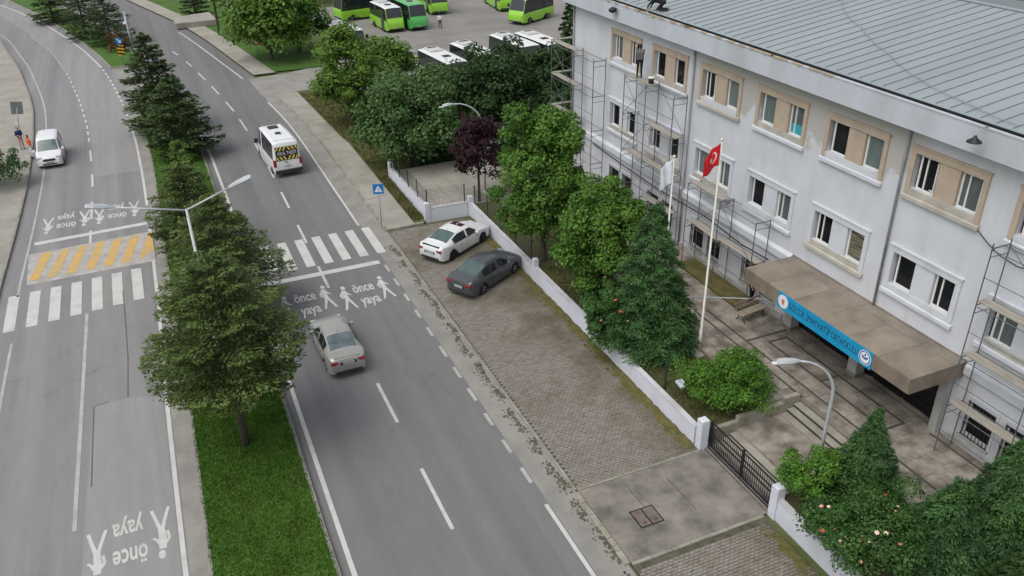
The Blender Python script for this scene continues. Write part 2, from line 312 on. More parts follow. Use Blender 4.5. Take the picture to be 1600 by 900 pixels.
# repaired asphalt areas with a tar seam on the left carriageway
pb = MB(); q = [at(147,635), at(200,622), at(262,620), at(285,890), at(310,1150), at(100,1150), at(128,890)]
pb.poly([(p.x, p.y, .004) for p in [at(147,635), at(200,621), at(255,619), at(284,890), at(320,1200), at(110,1200), at(136,760)]]); pb.build('asphalt_patch', M['patch'], roadL)
sm = MB(); 
for a_, b_ in (((147,635),(145,690)), ((145,690),(143,760)), ((147,635),(170,628)), ((200,621),(200,560)), ((200,560),(196,500)), ((196,500),(192,455))):
    A, B_ = at(*a_), at(*b_); sm.bar((A.x,A.y,.006),(B_.x,B_.y,.006),.05,.004)
sm.build('tar_seam', M['tar'], roadL)
lp = MB(); ys = np.arange(47, 140, 3.0)
for a, c in zip(ys, ys[1:]): lp.poly([(LN(a)+.15,a,.004),(LE(a)-.1,a,.004),(LE(c)-.1,c,.004),(LN(c)+.15,c,.004)])
lp.build('asphalt_patch', M['patch'], roadL)

# edge lines
line_mark('edge_line', LE, -16, 17.5, .17, roadL); line_mark('edge_line', LE, 17.5, 36.2, .17, roadL); line_mark('edge_line', LE, 40, 60, .17, roadL)
for k in range(12): line_mark('edge_dash', LE, 61.2 + k*1.55, 62.1 + k*1.55, .17, roadL)
line_mark('edge_line', LE, 80, 150, .18, roadL)
line_mark('edge_line', lambda y: KL(y) + .85, 30, 52, .13, roadL, M['paint_worn']); line_mark('edge_line', lambda y: KL(y) + .85, 52, 105, .13, roadL, M['paint_worn'])
line_mark('edge_line', lambda y: KL(y) + 1.0, -16, 25, .13, roadL, M['paint_worn'])
line_mark('edge_line', RLE, -16, 21.2, .17, roadR); line_mark('edge_line', RLE, 31, 66, .17, roadR); line_mark('edge_line', RLE, 76, 120, .17, roadR)
line_mark('edge_line', RRE, 31, 60, .15, roadR); line_mark('edge_line', RRE, 69, 94, .15, roadR); line_mark('edge_line', RRE, -16, 4.7, .15, roadR)
for (ax, ay), (bx, by) in (((602,414),(610,424)),((616,435),(624,446)),((632,459),(640,470)),((649,484),(659,496)),((666,512),(677,525)),((686,541),(699,557)),((707,574),(721,590)),((731,607),(745,626)),((757,646),(772,664)),((786,687),(800,707)),((815,731),(832,754))):
    line_mark('edge_dash', RRE, at(bx,by).y, at(ax,ay).y, .15, roadR, M['paint_worn'])
# lane dashes
for (ax, ay), (bx, by) in (((271,80),(279,86)),((291,96),(299,104)),((310,114),(320,125)),((331,135),(342,147)),((354,159),(366,174)),((375,186),(387,204)),((398,224),(409,239)),((420,260),(431,277)),((441,300),(452,325)),((464,352),(477,380)),((495,417),(512,450)),((536,497),(564,549)),((589,599),(621,660)),((659,732),(707,827))):
    line_mark('lane_dash', RN, at(bx,by).y, at(ax,ay).y, .14, roadR)
line_mark('lane_dash', RN, -6, -2.2, .14, roadR)
for (ax, ay), (bx, by) in (((142,235),(143,252)),((144,272),(145,292)),((145,315),(144,342)),((143,360),(142,380))):
    line_mark('lane_dash', LN, at(bx,by).y, at(ax,ay).y, .14, roadL)
line_mark('lane_line', LN, at(116,830).y, at(136,490).y, .15, roadL, M['paint_worn'])
for k in range(14): line_mark('lane_dash', LN, 55.5 + 1.75*k, 56.5 + 1.75*k, .13, roadL, M['paint'])
line_mark('lane_line', LN, 80, 100, .1, roadL, M['paint_worn'])
# crosswalks and stop lines
y0 = at(590,396).y; y1 = at(563,357).y; x0 = at(590,396).x
for k in range(7): b = MB(); xx = x0 - k*1.005; b.poly([(xx,y0,.008),(xx+.5,y0,.008),(xx+.5,y1,.008),(xx,y1,.008)]); b.build('crosswalk_stripe', M['paint'], roadR)
y0 = at(146,482).y; y1 = at(147,432).y; xa = at(209,468).x
for k in range(0, 7): b = MB(); xx = xa - k*1.0; b.poly([(xx,y0-.12*k,.008),(xx+.52,y0-.12*k,.008),(xx+.52,y1-.10*k,.008),(xx,y1-.1*k,.008)]); b.build('crosswalk_stripe', M['paint'], roadL)
b = MB(); yy = at(596,409).y; b.poly([(-22.0,yy-.2,.012),(-15.05,yy-.2,.012),(-15.05,yy+.25,.012),(-22.0,yy+.25,.012)]); b.build('stop_line', M['paint'], roadR)
b = MB(); A, B_ = at(54,382), at(230,349); b.poly([(A.x,A.y-.2,.012),(B_.x,B_.y-.2,.012),(B_.x,B_.y+.25,.012),(A.x,A.y+.25,.012)]); b.build('stop_line', M['paint'], roadL)
# raised speed hump with yellow chevron bars
c = [at(42,446), at(244,407), at(237,361), at(46,398)]
hb = MB(); zt = .07; ins = .35
top = [Vector((p.x, p.y + (ins if i < 2 else -ins), zt)) for i, p in enumerate(c)]
hb.add([(p.x,p.y,.003) for p in c] + [tuple(p) for p in top], [(4,5,6,7),(0,1,5,4),(1,2,6,5),(2,3,7,6),(3,0,4,7)])
hump = hb.build('speed_hump', M['hump'], roadL)
def hp(s, t):
    lo = top[0].lerp(top[1], s); hi = top[3].lerp(top[2], s); p = lo.lerp(hi, t); return (p.x, p.y, zt + .006)
for k in range(7):
    s0 = .012 + k * .142; b = MB(); sk = .11
    b.poly([hp(s0,0), hp(min(1,s0+.075),0), hp(min(1,s0+.075+sk*.9),1), hp(min(1,s0+sk*.9),1)]) if k < 6 else b.poly([hp(s0,0), hp(1,.3), hp(1,1), hp(min(1,s0+sk),1)])
    b.build('yellow_bar', M['yellow'], hump)
# painted pedestrian symbols and lettering
def disc(cx, cy, rx, ry, n=14): return [(cx + rx*math.cos(2*math.pi*k/n), cy + ry*math.sin(2*math.pi*k/n), 0) for k in range(n)]
def limb(b, pts, w):
    for (x_a, y_a, wa), (x_b, y_b, wb) in zip(pts, pts[1:]):
        d = Vector((x_b-x_a, y_b-y_a)); n = Vector((-d.y, d.x)).normalized(); n.y *= 1.0
        b.poly([(x_a+n.x*wa,y_a+n.y*wa,0),(x_a-n.x*wa,y_a-n.y*wa,0),(x_b-n.x*wb,y_b-n.y*wb,0),(x_b+n.x*wb,y_b+n.y*wb,0)])
fb = MB(); fb.poly(disc(.05,1.22,.13,.22)); limb(fb, [(0,.92,.13),(-.02,.35,.14),(0,-.12,.12)], 0)
for (pp) in ([(-.02,.82,.06),(-.26,.42,.06),(-.20,.02,.05)], [(.02,.82,.06),(.2,.38,.055),(.33,.25,.045)], [(-.03,-.1,.075),(-.14,-.62,.07),(-.32,-1.32,.06)], [(.03,-.1,.075),(.15,-.62,.07),(.30,-1.32,.06)]): 
    b2 = MB(); limb(b2, pp, 0); fb.add([(x, y, .0015) for x, y, z in b2.v], b2.f)
fig_me = fb.mesh('pedestrian_symbol', M['paint'])
once_me = text_mesh('önce', 1.0, offset=.018, sx=.62); once_me.materials.append(M['paint'])
yaya_me = text_mesh('yaya', 1.0, offset=.018, sx=.62); yaya_me.materials.append(M['paint'])
def painted_block(cx, cy, flip, par, s=1.0, skew=.0):
    r = math.pi if flip else 0; sg = -1 if flip else 1
    for me, dx, dy, nm, sc in ((fig_me,-1.13,-.1,'pedestrian_symbol',(1,1,1)),(fig_me,1.13,.25,'pedestrian_symbol',(1,1,1)),(once_me,0,.72,'painted_lettering',(1,1.45,1)),(yaya_me,.05,-.78,'painted_lettering',(1,1.45,1))):
        link(nm, me, par, (cx + sg*dx*s, cy + sg*dy*s, .009), (0,0,r), (sc[0]*s, sc[1]*s, 1))
p = at(480,474); painted_block(p.x, p.y, False, roadR, .92); p = at(572,458); painted_block(p.x, p.y, False, roadR, .92)
p = at(203,848); painted_block(p.x, p.y, True, roadL, .92); p = at(104,346); painted_block(p.x, p.y, True, roadL, .92); p = at(183,331); painted_block(p.x, p.y, True, roadL, .92)

# ---- median strips with kerb stones and grass
MLK = smooth_line([(-26.4,-16),(-26.3,6.4),(-26.1,15),(-26.0,31.8),(-25.88,39.8),(-25.8,48.2),(-25.95,58),(-26.2,66)], -16, 66)
MRK = smooth_line([(-22.42,-16),(-22.32,7),(-22.25,14.5),(-22.1,38),(-22.1,48),(-22.75,62),(-23.1,66)], -16, 66)
def median(y0, y1, fl, fr, dy=1.0):
    o = strip('median_strip', lambda y: fl(y)+.14, lambda y: fr(y)-.14, y0, y1, .13, M['grass'], kind='structure')
    n = int((y1-y0)/dy)
    for k in range(n):
        for f, s in ((fl,1),(fr,-1)):
            a = y0 + k*dy; xa, xb = f(a), f(a+dy); w = .15*s; j = rnd.uniform(-.008,.008)
            b = MB(); b.add([(xa+j,a+.006,-.01),(xa+w,a+.006,-.01),(xb+w,a+dy-.006,-.01),(xb+j,a+dy-.006,-.01),(xa+.025*s+j,a+.006,.15+j),(xa+w,a+.006,.15+j),(xb+w,a+dy-.006,.15+j),(xb+.025*s+j,a+dy-.006,.15+j)],
                          [(4,5,6,7),(0,1,5,4),(1,2,6,5),(2,3,7,6),(3,0,4,7)]); b.build('kerb_stone', M['kerb'], o)
    for yy, s in ((y0,1),(y1,-1)):
        b = MB(); b.box(fl(yy)+.16, fr(yy)-.16, yy-.07 if s>0 else yy-.08, yy+.08 if s>0 else yy+.07, -.01, .15); b.build('kerb_stone', M['kerb'], o)
    return o
median1 = median(-10, 65, MLK, MRK)
ML2 = smooth_line([(-28.0,79),(-29.0,84.9),(-31.5,96.4),(-35.6,112),(-41,128)], 79, 128); MR2 = smooth_line([(-24.6,79),(-25.6,85),(-27,93),(-31,109),(-37,128)], 79, 128)
median2 = median(79, 127, ML2, MR2, 2.0)
tag(strip('median_opening', lambda y: MLK(min(y,66))-(.0 if y<66 else (y-66)*.13), lambda y: MRK(min(y,66))-(0 if y<66 else (y-66)*.1), 65.1, 78.9, .006, M['gutter']), kind='structure')
strip('gutter_strip', lambda y: LE(y)+.14, lambda y: MLK(y)+.01, -16, 65, .004, M['gutter'], parent=roadL)

def blades(name, pts, m, h=(.05,.12), w=.02, parent=None, nb=1):
    n = len(pts); P_ = np.array(pts, float); a = np.random.RandomState(3).rand(n)*6.283; hh = np.random.RandomState(4).uniform(h[0],h[1],n); ln = np.random.RandomState(5).uniform(-.6,.6,(n,2))
    v = np.empty((n,3,3)); d = np.stack([np.cos(a),np.sin(a),0*a],1)*w
    v[:,0]=P_-d; v[:,1]=P_+d; v[:,2]=P_; v[:,2,2]+=hh; v[:,2,:2]+=ln*hh[:,None]
    me = bpy.data.meshes.new(name); me.vertices.add(3*n); me.vertices.foreach_set('co', v.reshape(-1)); me.loops.add(3*n); me.loops.foreach_set('vertex_index', np.arange(3*n)); me.polygons.add(n); me.polygons.foreach_set('loop_start', np.arange(0,3*n,3)); me.update(calc_edges=True)
    me.materials.append(m); o = link(name, me, parent); o['kind'] = 'stuff'; return o
M['blade'] = leafmat('grass_blades', (.045,.125,.010), (.085,.175,.022), .25, .5); M['blade_dry'] = leafmat('dry_grass_blades', (.07,.10,.02), (.16,.14,.06), .2, .5)
rs = np.random.RandomState(11)
yy = np.concatenate([rs.uniform(1.5, 22, 52000), rs.uniform(22, 62, 30000)]); xx = np.array([rs.uniform(MLK(y)+.07, MRK(y)-.07) for y in yy]); blades('grass', np.stack([xx, yy, np.full_like(yy,.125)],1), M['blade'])['label'] = 'short mown grass on the median strip'
bpy.data.objects['grass']['category'] = 'grass'
dry = []
for (cx, cy, rr_, n_) in ((-25.0,10.2,.5,260),(-24.7,8.9,.35,160),(-25.6,8.1,.3,120),(-23.4,7.0,.4,170),(-24.2,5.2,.3,120),(-22.9,9.6,.25,90),(-24.1,12.4,.9,420),(-25.3,5.6,.25,80)): dry += [(cx+rs.normal()*rr_*.6, cy+rs.normal()*rr_, .125) for _ in range(n_)]
o = blades('dry_grass', dry, M['blade_dry'], (.04,.11), .025); tag(o, 'yellowed dry patches in the median grass', 'grass')

# ---- left pavement with kerb and verge
tag(strip('left_pavement', lambda y: KL(y)-4.2 - max(0,(y-70))*.02, lambda y: KL(y)-.15, -16, 125, .12, M['pave']), kind='structure'); lpv = bpy.data.objects['left_pavement']
for k in range(110):
    a = -8 + k; b = MB(); xa, xb = KL(a), KL(a+1)
    b.add([(xa-.16,a+.006,-.02),(xa,a+.006,-.02),(xb,a+.994,-.02),(xb-.16,a+.994,-.02),(xa-.16,a+.006,.16),(xa-.03,a+.006,.16),(xb-.03,a+.994,.16),(xb-.16,a+.994,.16)],[(4,5,6,7),(0,1,5,4),(1,2,6,5),(2,3,7,6),(3,0,4,7)]); b.build('kerb_stone', M['kerb'], lpv)
for k in range(28):
    a = 16 + k*3.0; b = MB(); b.bar((KL(a)-4.0,a,.122),(KL(a)-.2,a,.122),.018,.005); b.build('expansion_joint', M['kerb_old'], lpv) if a < 100 else None
tag(strip('left_verge', lambda y: -80, lambda y: KL(y)-4.2 - max(0,(y-70))*.02, -16, 125, .10, M['grass']), kind='structure')

# ---- right pavement beside the road beyond the parking bay
rpv = tag(strip('right_pavement', lambda y: RK(y)+.14, lambda y: -11.75 if y < 47 else -11.9-(y-47)*.045, 29.6, 61.5, .12, M['pave']), kind='structure')
for k in range(32):
    a = 29.6 + k; b = MB(); xa, xb = RK(a), RK(a+1); b.add([(xa,a+.006,-.02),(xa+.15,a+.006,-.02),(xb+.15,a+.994,-.02),(xb,a+.994,-.02),(xa+.03,a+.006,.15),(xa+.15,a+.006,.15),(xb+.15,a+.994,.15),(xb+.03,a+.994,.15)],[(4,5,6,7),(0,1,5,4),(1,2,6,5),(2,3,7,6),(3,0,4,7)]); b.build('kerb_stone', M['kerb_old'], rpv)
for a in (34.4, 38.6, 42.5, 47.5, 52.5, 57): b = MB(); b.bar((RK(a)+.2,a,.122),(-11.95,a+.35,.122),.035,.006); b.build('expansion_joint', M['weed'], rpv)
b = MB(); b.box(RK(29.5), -11.2, 29.42, 29.59, -.02, .14); b.build('kerb_stone', M['kerb_old'], rpv)
tag(strip('right_verge', lambda y: -11.75 if y < 47 else -11.9-(y-47)*.045, lambda y: -8.0 if y>38 else -10.95, 29.62, 62, .09, M['grass_dry']), kind='structure')
yv = rs.uniform(30, 61, 9000); xv = rs.uniform(0,1,9000); xl = np.where(yv<47,-11.7,-11.85-(yv-47)*.045); xv = xl + xv*np.where(yv<38,.7,2.6)
o = blades('grass', np.stack([xv,yv,np.full_like(yv,.085)],1), M['blade_dry'], (.08,.25), .03); tag(o, 'rough grass between the right pavement and the fence', 'grass')
# side road into the bus yard, and the yard itself
b = MB(); b.poly([(-15.6,61.6,.006),(-10.5,61.9,.006),(-4,64,.006),(2,66,.006),(2,76,.006),(-6,72,.006),(-12,69.2,.006),(-15.9,68.6,.006)]); tag(b.build('side_road', M['gutter']), kind='structure')
b = MB(); b.poly([(-9,56,.002),(28,44,.002),(60,70,.002),(46,112,.002),(-4,100,.002),(-6,72,.002)]); tag(b.build('bus_yard', M['asphalt_lot']), kind='structure')
tag(strip('far_pavement', lambda y: RK(y)+.1, lambda y: RK(y)+2.2, 69.5, 120, .12, M['pave']), kind='structure')
tag(strip('far_verge', lambda y: RK(y)+2.2, lambda y: RK(y)+9, 70, 120, .08, M['grass']), kind='structure')
# concrete slab bridging the ditch beside the far pavement
b = MB(); b.add([(-20.3,95.2,.12),(-15.6,95.6,.12),(-15.9,101,.12),(-20.4,99.4,.12),(-20.3,95.2,.75),(-15.6,95.6,.75),(-15.9,101,.75),(-20.4,99.4,.75)],[(4,5,6,7),(0,1,5,4),(1,2,6,5),(2,3,7,6),(3,0,4,7)])
o = b.build('concrete_slab', M['pave'], loc=(-18,98,.12)); tag(o, 'pale raised concrete slab beside the far road bend', 'slab')

# ---- parking bay of paving stones
b = MB(); b.box(-13.5,-8.2,-9,29.4,-.05,.012); park = tag(b.build('parking_bay', M['weed']), kind='structure')
sx, sy = .208, .124
def stone(b, x, y):
    h = .034 + rnd.uniform(-.006,.006); t1 = rnd.uniform(-.005,.005); t2 = rnd.uniform(-.005,.005); c = .012
    b.add([(x,y,.0),(x+sx-.01,y,.0),(x+sx-.01,y+sy-.01,.0),(x,y+sy-.01,.0),(x+c,y+c,h+t1),(x+sx-.01-c,y+c,h-t1),(x+sx-.01-c,y+sy-.01-c,h+t2),(x+c,y+sy-.01-c,h-t2)],[(4,5,6,7),(0,1,5,4),(1,2,6,5),(2,3,7,6),(3,0,4,7)])
sb = MB(); stone(sb, 0, 0); st_me = sb.mesh('paving_stone', M['paver'])
big = MB(); cnt = 0
for yA, yB in ((4.95, 29.3), (-7.0, .7)):
    nr = int((yB-yA)/sy)
    for r in range(nr):
        y = yA + r*sy; off = (r % 2)*sx/2
        nxs = int((5.22-off)/sx)
        for k in range(nxs):
            x = -13.48 + off + k*sx
            if yA > 0 and cnt < 290 and r < 12: link('paving_stone', st_me, park, (x, y, rnd.uniform(-.004,.004)), (rnd.uniform(-.02,.02),rnd.uniform(-.02,.02),0)); cnt += 1
            else: stone(big, x, y)
o = big.build('paving_stones', M['paver'], park); o['kind'] = 'stuff'
b = MB(); b.box(-13.6,-13.51,4.9,29.4,-.02,.035); b.build('edge_kerb', M['kerb_old'], park)
# moss along the foot of the wall and weeds in the gutter
mb = MB()
for k in range(900):
    y = rnd.uniform(5.2, 29) if k < 760 else rnd.uniform(-6, .6); d = abs(rnd.gauss(0, .22)); x = -8.26 - d; r = rnd.uniform(.05,.16)*(1.2-min(d,.8)); n = 6; a0 = rnd.random()*6
    ring = [(x + r*math.cos(a0+6.283*i/n)*rnd.uniform(.7,1.2), y + 1.5*r*math.sin(a0+6.283*i/n)*rnd.uniform(.7,1.2), .036) for i in range(n)]
    mb.add(ring + [(x, y, .036 + r*.35)], [(i,(i+1)%n,n) for i in range(n)])
o = mb.build('moss', M['moss'], park); o['kind'] = 'stuff'
wb = MB()
for k in range(3000):
    y = rnd.uniform(-5, 27.5); x = -13.72 - abs(rnd.gauss(0,.16)) - .07*math.sin(y*2.1); r = rnd.uniform(.015,.062); n = 5; a0 = rnd.random()*6
    if math.sin(y*5.1)+math.sin(y*3.3+1)+rnd.uniform(-1,1) < -.6: continue
    ring = [(x + r*math.cos(a0+6.283*i/n)*rnd.uniform(.6,1.2), y + 1.4*r*math.sin(a0+6.283*i/n)*rnd.uniform(.6,1.2), .005) for i in range(n)]
    wb.add(ring + [(x, y, .005 + r*.3)], [(i,(i+1)%n,n) for i in range(n)])
o = wb.build('gutter_weeds', M['weed'], roadR); o['kind'] = 'stuff'

# ---- concrete apron in front of the gate with its kerb and the steel hatch
b = MB(); b.box(-13.5,-8.0,1.05,4.78,.0,.055); apron = tag(b.build('gate_apron', M['concrete']), kind='structure')
for k in range(6):
    b = MB(); a = 1.05 + k*.62; b.cbox(-13.72+rnd.uniform(-.02,.02),-13.52,a+.01,a+.61,-.02,.085+rnd.uniform(-.01,.01),.02); b.build('kerb_stone', M['kerb_old'], apron)
for k in range(7):
    for yy in (.93, 4.80):
        b = MB(); a = -13.5 + k*.76; b.cbox(a+.008,a+.752,yy,yy+.12,-.02,.075+rnd.uniform(-.012,.006),.015); b.build('kerb_stone', M['kerb_old'], apron)
c = [at(982,803,.055), at(1017,786,.055), at(1041,813,.055), at(1005,828,.055)]
hx0 = min(p.x for p in c)+.1; hx1 = max(p.x for p in c)-.1; hy0 = min(p.y for p in c)+.12; hy1 = max(p.y for p in c)-.12
for a_, b_ in (((977,757),(1002,787)),((1040,745),(1087,795)),((1002,787),(1015,800))):
    A, B_ = at(*a_,z=.056), at(*b_,z=.056); b = MB(); b.bar((A.x,A.y,.057),(B_.x,B_.y,.057),.03,.005); b.build('expansion_joint', M['weed'], apron)
hat = thing('steel_hatch', 'square steel two leaf hatch set in the concrete apron before the gate', 'hatch', (hx0,hy0,.055))
M['rust'] = mat('rusty_steel', (.13,.10,.085), (.19,.16,.14), 3, .7, metal=.2, fine=.15, coords='World')
mid_ = (hx0+hx1)/2
for xa, xb in ((hx0,mid_-.03),(mid_+.03,hx1)): b = MB(); b.box(xa,xb,hy0,hy1,.056,.068); b.build('leaf', M['rust'], hat)
b = MB(); w = .05
for r in ((hx0-w,hx1+w,hy0-w,hy0-.005),(hx0-w,hx1+w,hy1+.005,hy1+w),(hx0-w,hx0-.005,hy0-.004,hy1+.004),(hx1+.005,hx1+w,hy0-.004,hy1+.004),(mid_-.025,mid_+.025,hy0,hy1)): b.box(*r,.056,.064)
b.build('frame', M['dark_metal'], hat)
for xa in (hx0+.2, hx1-.2): b = MB(); b.tube([(xa-.06,(hy0+hy1)/2-.25,.07),(xa-.06,(hy0+hy1)/2-.25,.09),(xa+.06,(hy0+hy1)/2-.25,.09),(xa+.06,(hy0+hy1)/2-.25,.07)],.008,6); b.build('handle', M['dark_metal'], hat)

# ---- school forecourt: terrace with stone slabs, garden beds, steps
b = MB(); b.prism([(-4.9,4.95),(-4.9,31.6),(2.6,31.6),(2.6,-9),(-4.4,-9),(-4.4,1.0),(-3.4,1.0),(-3.4,4.95)], -.05, .93); plaza = tag(b.build('forecourt', M['step']), kind='structure')
tile_n = 0; far = MB()
def bands_hit(x0,x1,y0,y1): return False
TX, TY = .56, .86; sl = {}
r = 0
x = -4.88
while x < -.1:
    y = -6.5 - (r % 2)*.4
    while y < 31:
        x1 = min(x+TX, -.04); y1 = y+TY*rnd.choice((.7,1,1,1.15))
        lim = -3.42
        if not (y1 > 1.0 and y < 4.95 and x < lim) and not (x < -4.4 and y < 4.95):
            h = .955 + rnd.uniform(-.004,.004); b = far if (y > 12.6 or tile_n > 285) else MB()
            b.cbox(x+.008,x1-.008,max(y,-6.5)+.008,y1-.008,.93,h,.006)
            if b is not far: b.build('paving_slab', M['stone'], plaza); tile_n += 1
        y = y1
    x += TX; r += 1
o = far.build('paving_slabs', M['stone'], plaza); o['kind'] = 'stuff'
def band(x0,x1,y0,y1): b = MB(); b.box(x0,x1,y0,y1,.93,.966); b.build('inlay_band', M['band'], plaza)
for (x0,x1,y0,y1) in ((-.93,-.83,2.0,8.9),(-1.88,-1.78,2.0,8.9),(-1.78,-.93,8.8,8.9),(-1.78,-.93,2.0,2.1),(-2.75,-2.67,-6,12.4),(-2.67,-.4,9.3,9.42),(-3.3,-3.22,5.0,12.5),(-1.78,-.93,5.5,5.58),(-.5,-.42,-6,1.2)): band(x0,x1,y0,y1)
def flight(n, xt, z_t, z_b, y0, y1, tread, par):
    st = (z_t - z_b)/n
    for k in range(n):
        b = MB(); zt = z_t - st*(k+1) + (0 if k < n-1 else 0); xa = xt - tread*(k+1)
        b.cbox(xa, xt-tread*k, y0, y1, -.04, z_t-st*k - st + .0 if False else z_t-st*(k)-st*0 - st, .02); b.build('step', M['step'], par)
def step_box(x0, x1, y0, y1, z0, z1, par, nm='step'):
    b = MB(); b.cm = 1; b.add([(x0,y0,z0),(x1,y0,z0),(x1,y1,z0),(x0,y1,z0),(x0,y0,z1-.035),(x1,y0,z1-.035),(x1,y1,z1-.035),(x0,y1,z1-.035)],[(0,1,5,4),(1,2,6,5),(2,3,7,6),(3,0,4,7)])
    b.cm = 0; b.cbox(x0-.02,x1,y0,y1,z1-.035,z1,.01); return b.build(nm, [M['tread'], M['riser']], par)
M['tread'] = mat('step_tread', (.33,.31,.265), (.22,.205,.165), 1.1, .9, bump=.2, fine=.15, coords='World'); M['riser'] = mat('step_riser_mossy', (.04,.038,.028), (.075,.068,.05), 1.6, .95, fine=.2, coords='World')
stp = thing('stone_steps', 'two flights of worn stone steps between the black gate and the forecourt', 'steps', (-6,3,0))
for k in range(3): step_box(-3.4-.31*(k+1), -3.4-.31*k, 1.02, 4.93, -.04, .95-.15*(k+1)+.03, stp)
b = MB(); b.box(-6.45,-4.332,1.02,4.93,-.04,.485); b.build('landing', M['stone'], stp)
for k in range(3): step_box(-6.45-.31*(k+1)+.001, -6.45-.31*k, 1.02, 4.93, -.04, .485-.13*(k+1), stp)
for k, (xa, xb, zt) in enumerate(((-7.45,-6.4,.78),(-6.4,-4.2,.98),(-4.2,-3.45,1.2))):
    b = MB(); b.cbox(xa,xb-.004,4.937,5.15,-.04,zt,.02); b.build('cheek_wall', M['cap'], stp)
b = MB(); b.box(-7.95,-7.4,1.0,5.1,-.04,.06); b.build('threshold', M['concrete'], stp)
b = MB(); b.box(-7.94,-4.9,5.16,29.5,-.05,.72); gardenA = tag(b.build('garden_bed', M['soil']), kind='structure')
b = MB(); b.box(-7.68,-4.41,-9,.98,-.05,.72); gardenB = tag(b.build('garden_bed', M['soil']), kind='structure')
yv = rs.uniform(5.3, 20, 14000); xv = rs.uniform(-7.9,-4.95,14000)
o = blades('grass', np.stack([xv,yv,np.full_like(yv,.715)],1), M['blade_dry'], (.04,.14), .025); tag(o, 'thin grass on the garden bed around the flagpole', 'grass')
b = MB(); b.box(-10.85,-1.5,29.75,38.2,-.05,.32); yard = tag(b.build('walled_yard', M['weed']), kind='structure')
for r in range(11):
    for k in range(9):
        xa = -10.7 + k*1.02; ya = 29.9 + r*.75
        if xa > -2.4: continue
        b = MB(); b.cbox(xa+.01,xa+1.01,ya+.01,ya+.74,.32,.345+rnd.uniform(-.004,.004),.008); b.build('paving_slab', M['pave'], yard)
b = MB(); b.add([(-4.6,0,.96)],[]) 
# manhole cover on the forecourt
p = at(1400,745,.96); b = MB(); b.lathe([(.42,.958),(.42,.975),(.38,.98),(.0001,.98)], 24, (p.x,p.y,0)); o = b.build('manhole_cover', M['rust'], loc=(p.x,p.y,.958)); tag(o, 'round dark manhole cover on the forecourt slabs beside the conifer', 'manhole cover')
# ================================================================== the school
def facade_material():
    m = bpy.data.materials.new('facade_paint'); m.use_nodes = True; N = m.node_tree.nodes; L = m.node_tree.links; b = N['Principled BSDF']; b.inputs['Roughness'].default_value = .85; b.inputs['Specular IOR Level'].default_value = .3
    g = N.new('ShaderNodeNewGeometry'); sp = N.new('ShaderNodeSeparateXYZ'); L.new(g.outputs['Position'], sp.inputs[0])
    n1 = N.new('ShaderNodeTexNoise'); n1.inputs['Scale'].default_value = .9; n1.inputs['Detail'].default_value = 7; n1.inputs['Roughness'].default_value = .6; L.new(g.outputs['Position'], n1.inputs['Vector'])
    mp = N.new('ShaderNodeMapping'); mp.inputs['Scale'].default_value = (1, 1.4, .12); L.new(g.outputs['Position'], mp.inputs['Vector'])
    n2 = N.new('ShaderNodeTexNoise'); n2.inputs['Scale'].default_value = 1.2; n2.inputs['Detail'].default_value = 5; L.new(mp.outputs[0], n2.inputs['Vector'])
    def mr(src, a, b_, c=0, d=1):
        k = N.new('ShaderNodeMapRange'); k.inputs['From Min'].default_value = a; k.inputs['From Max'].default_value = b_; k.inputs['To Min'].default_value = c; k.inputs['To Max'].default_value = d; L.new(src, k.inputs['Value']); return k.outputs[0]
    def mul(a, b_):
        k = N.new('ShaderNodeMath'); k.operation = 'MULTIPLY'; L.new(a, k.inputs[0]); L.new(b_, k.inputs[1]); return k.outputs[0]
    def mix(f, a, b_):
        k = N.new('ShaderNodeMix'); k.data_type = 'RGBA'; L.new(f, k.inputs['Factor'])
        for s, v in (('A', a), ('B', b_)):
            if isinstance(v, tuple): k.inputs[s].default_value = (*v, 1)
            else: L.new(v, k.inputs[s])
        return k.outputs['Result']
    c = mix(mr(n1.outputs['Fac'], .3, .7), (.56, .582, .62), (.50, .515, .54))
    c = mix(mul(mr(n2.outputs['Fac'], .50, .75), mr(sp.outputs[2], 4.2, 1.5, .38, .85)), c, (.42, .41, .39))
    za = N.new('ShaderNodeMath'); L.new(sp.outputs[2], za.inputs[0]); L.new(mr(n1.outputs['Fac'], .2, .8, -1.4, 1.4), za.inputs[1])
    old = mul(mul(mr(za.outputs[0], 9.5, 9.9), mr(sp.outputs[1], 4.2, 5.4)), mr(sp.outputs[1], 19.5, 17.5))
    c = mix(old, c, (.40, .39, .365)); L.new(c, b.inputs['Base Color'])
    n3 = N.new('ShaderNodeTexNoise'); n3.inputs['Scale'].default_value = 22; L.new(g.outputs['Position'], n3.inputs['Vector']); bp = N.new('ShaderNodeBump'); bp.inputs['Strength'].default_value = .12; bp.inputs['Distance'].default_value = .01; L.new(n3.outputs['Fac'], bp.inputs['Height']); L.new(bp.outputs[0], b.inputs['Normal'])
    return m
M['facade'] = facade_material()
M['beige'] = mat('beige_paint', (.45,.365,.28), (.385,.31,.24), 1.5, .85, fine=.06, coords='World')
M['trim'] = mat('white_trim', (.53,.555,.59), (.43,.43,.425), 1.2, .85, fine=.06, lo=.5, hi=.8, coords='World')
M['sill_old'] = mat('unpainted_sill', (.46,.44,.39), (.34,.32,.27), 1.6, .9, fine=.12, coords='World')
M['pvc'] = mat('white_pvc', (.72,.72,.70), (.66,.66,.64), 2, .4)
M['fascia'] = mat('fascia_paint', (.47,.50,.55), (.37,.385,.41), .5, .85, fine=.08, lo=.4, hi=.75, stretch=(1,1,.35), coords='World')
M['fascia_bare'] = mat('fascia_bare_edge', (.42,.33,.20), (.30,.28,.22), 1.2, .9, fine=.2, coords='World')
M['roof'] = mat('roof_sheet', (.245,.285,.30), (.285,.325,.338), .35, .55, metal=.1, fine=.05, coords='World', stretch=(.3,1,1))
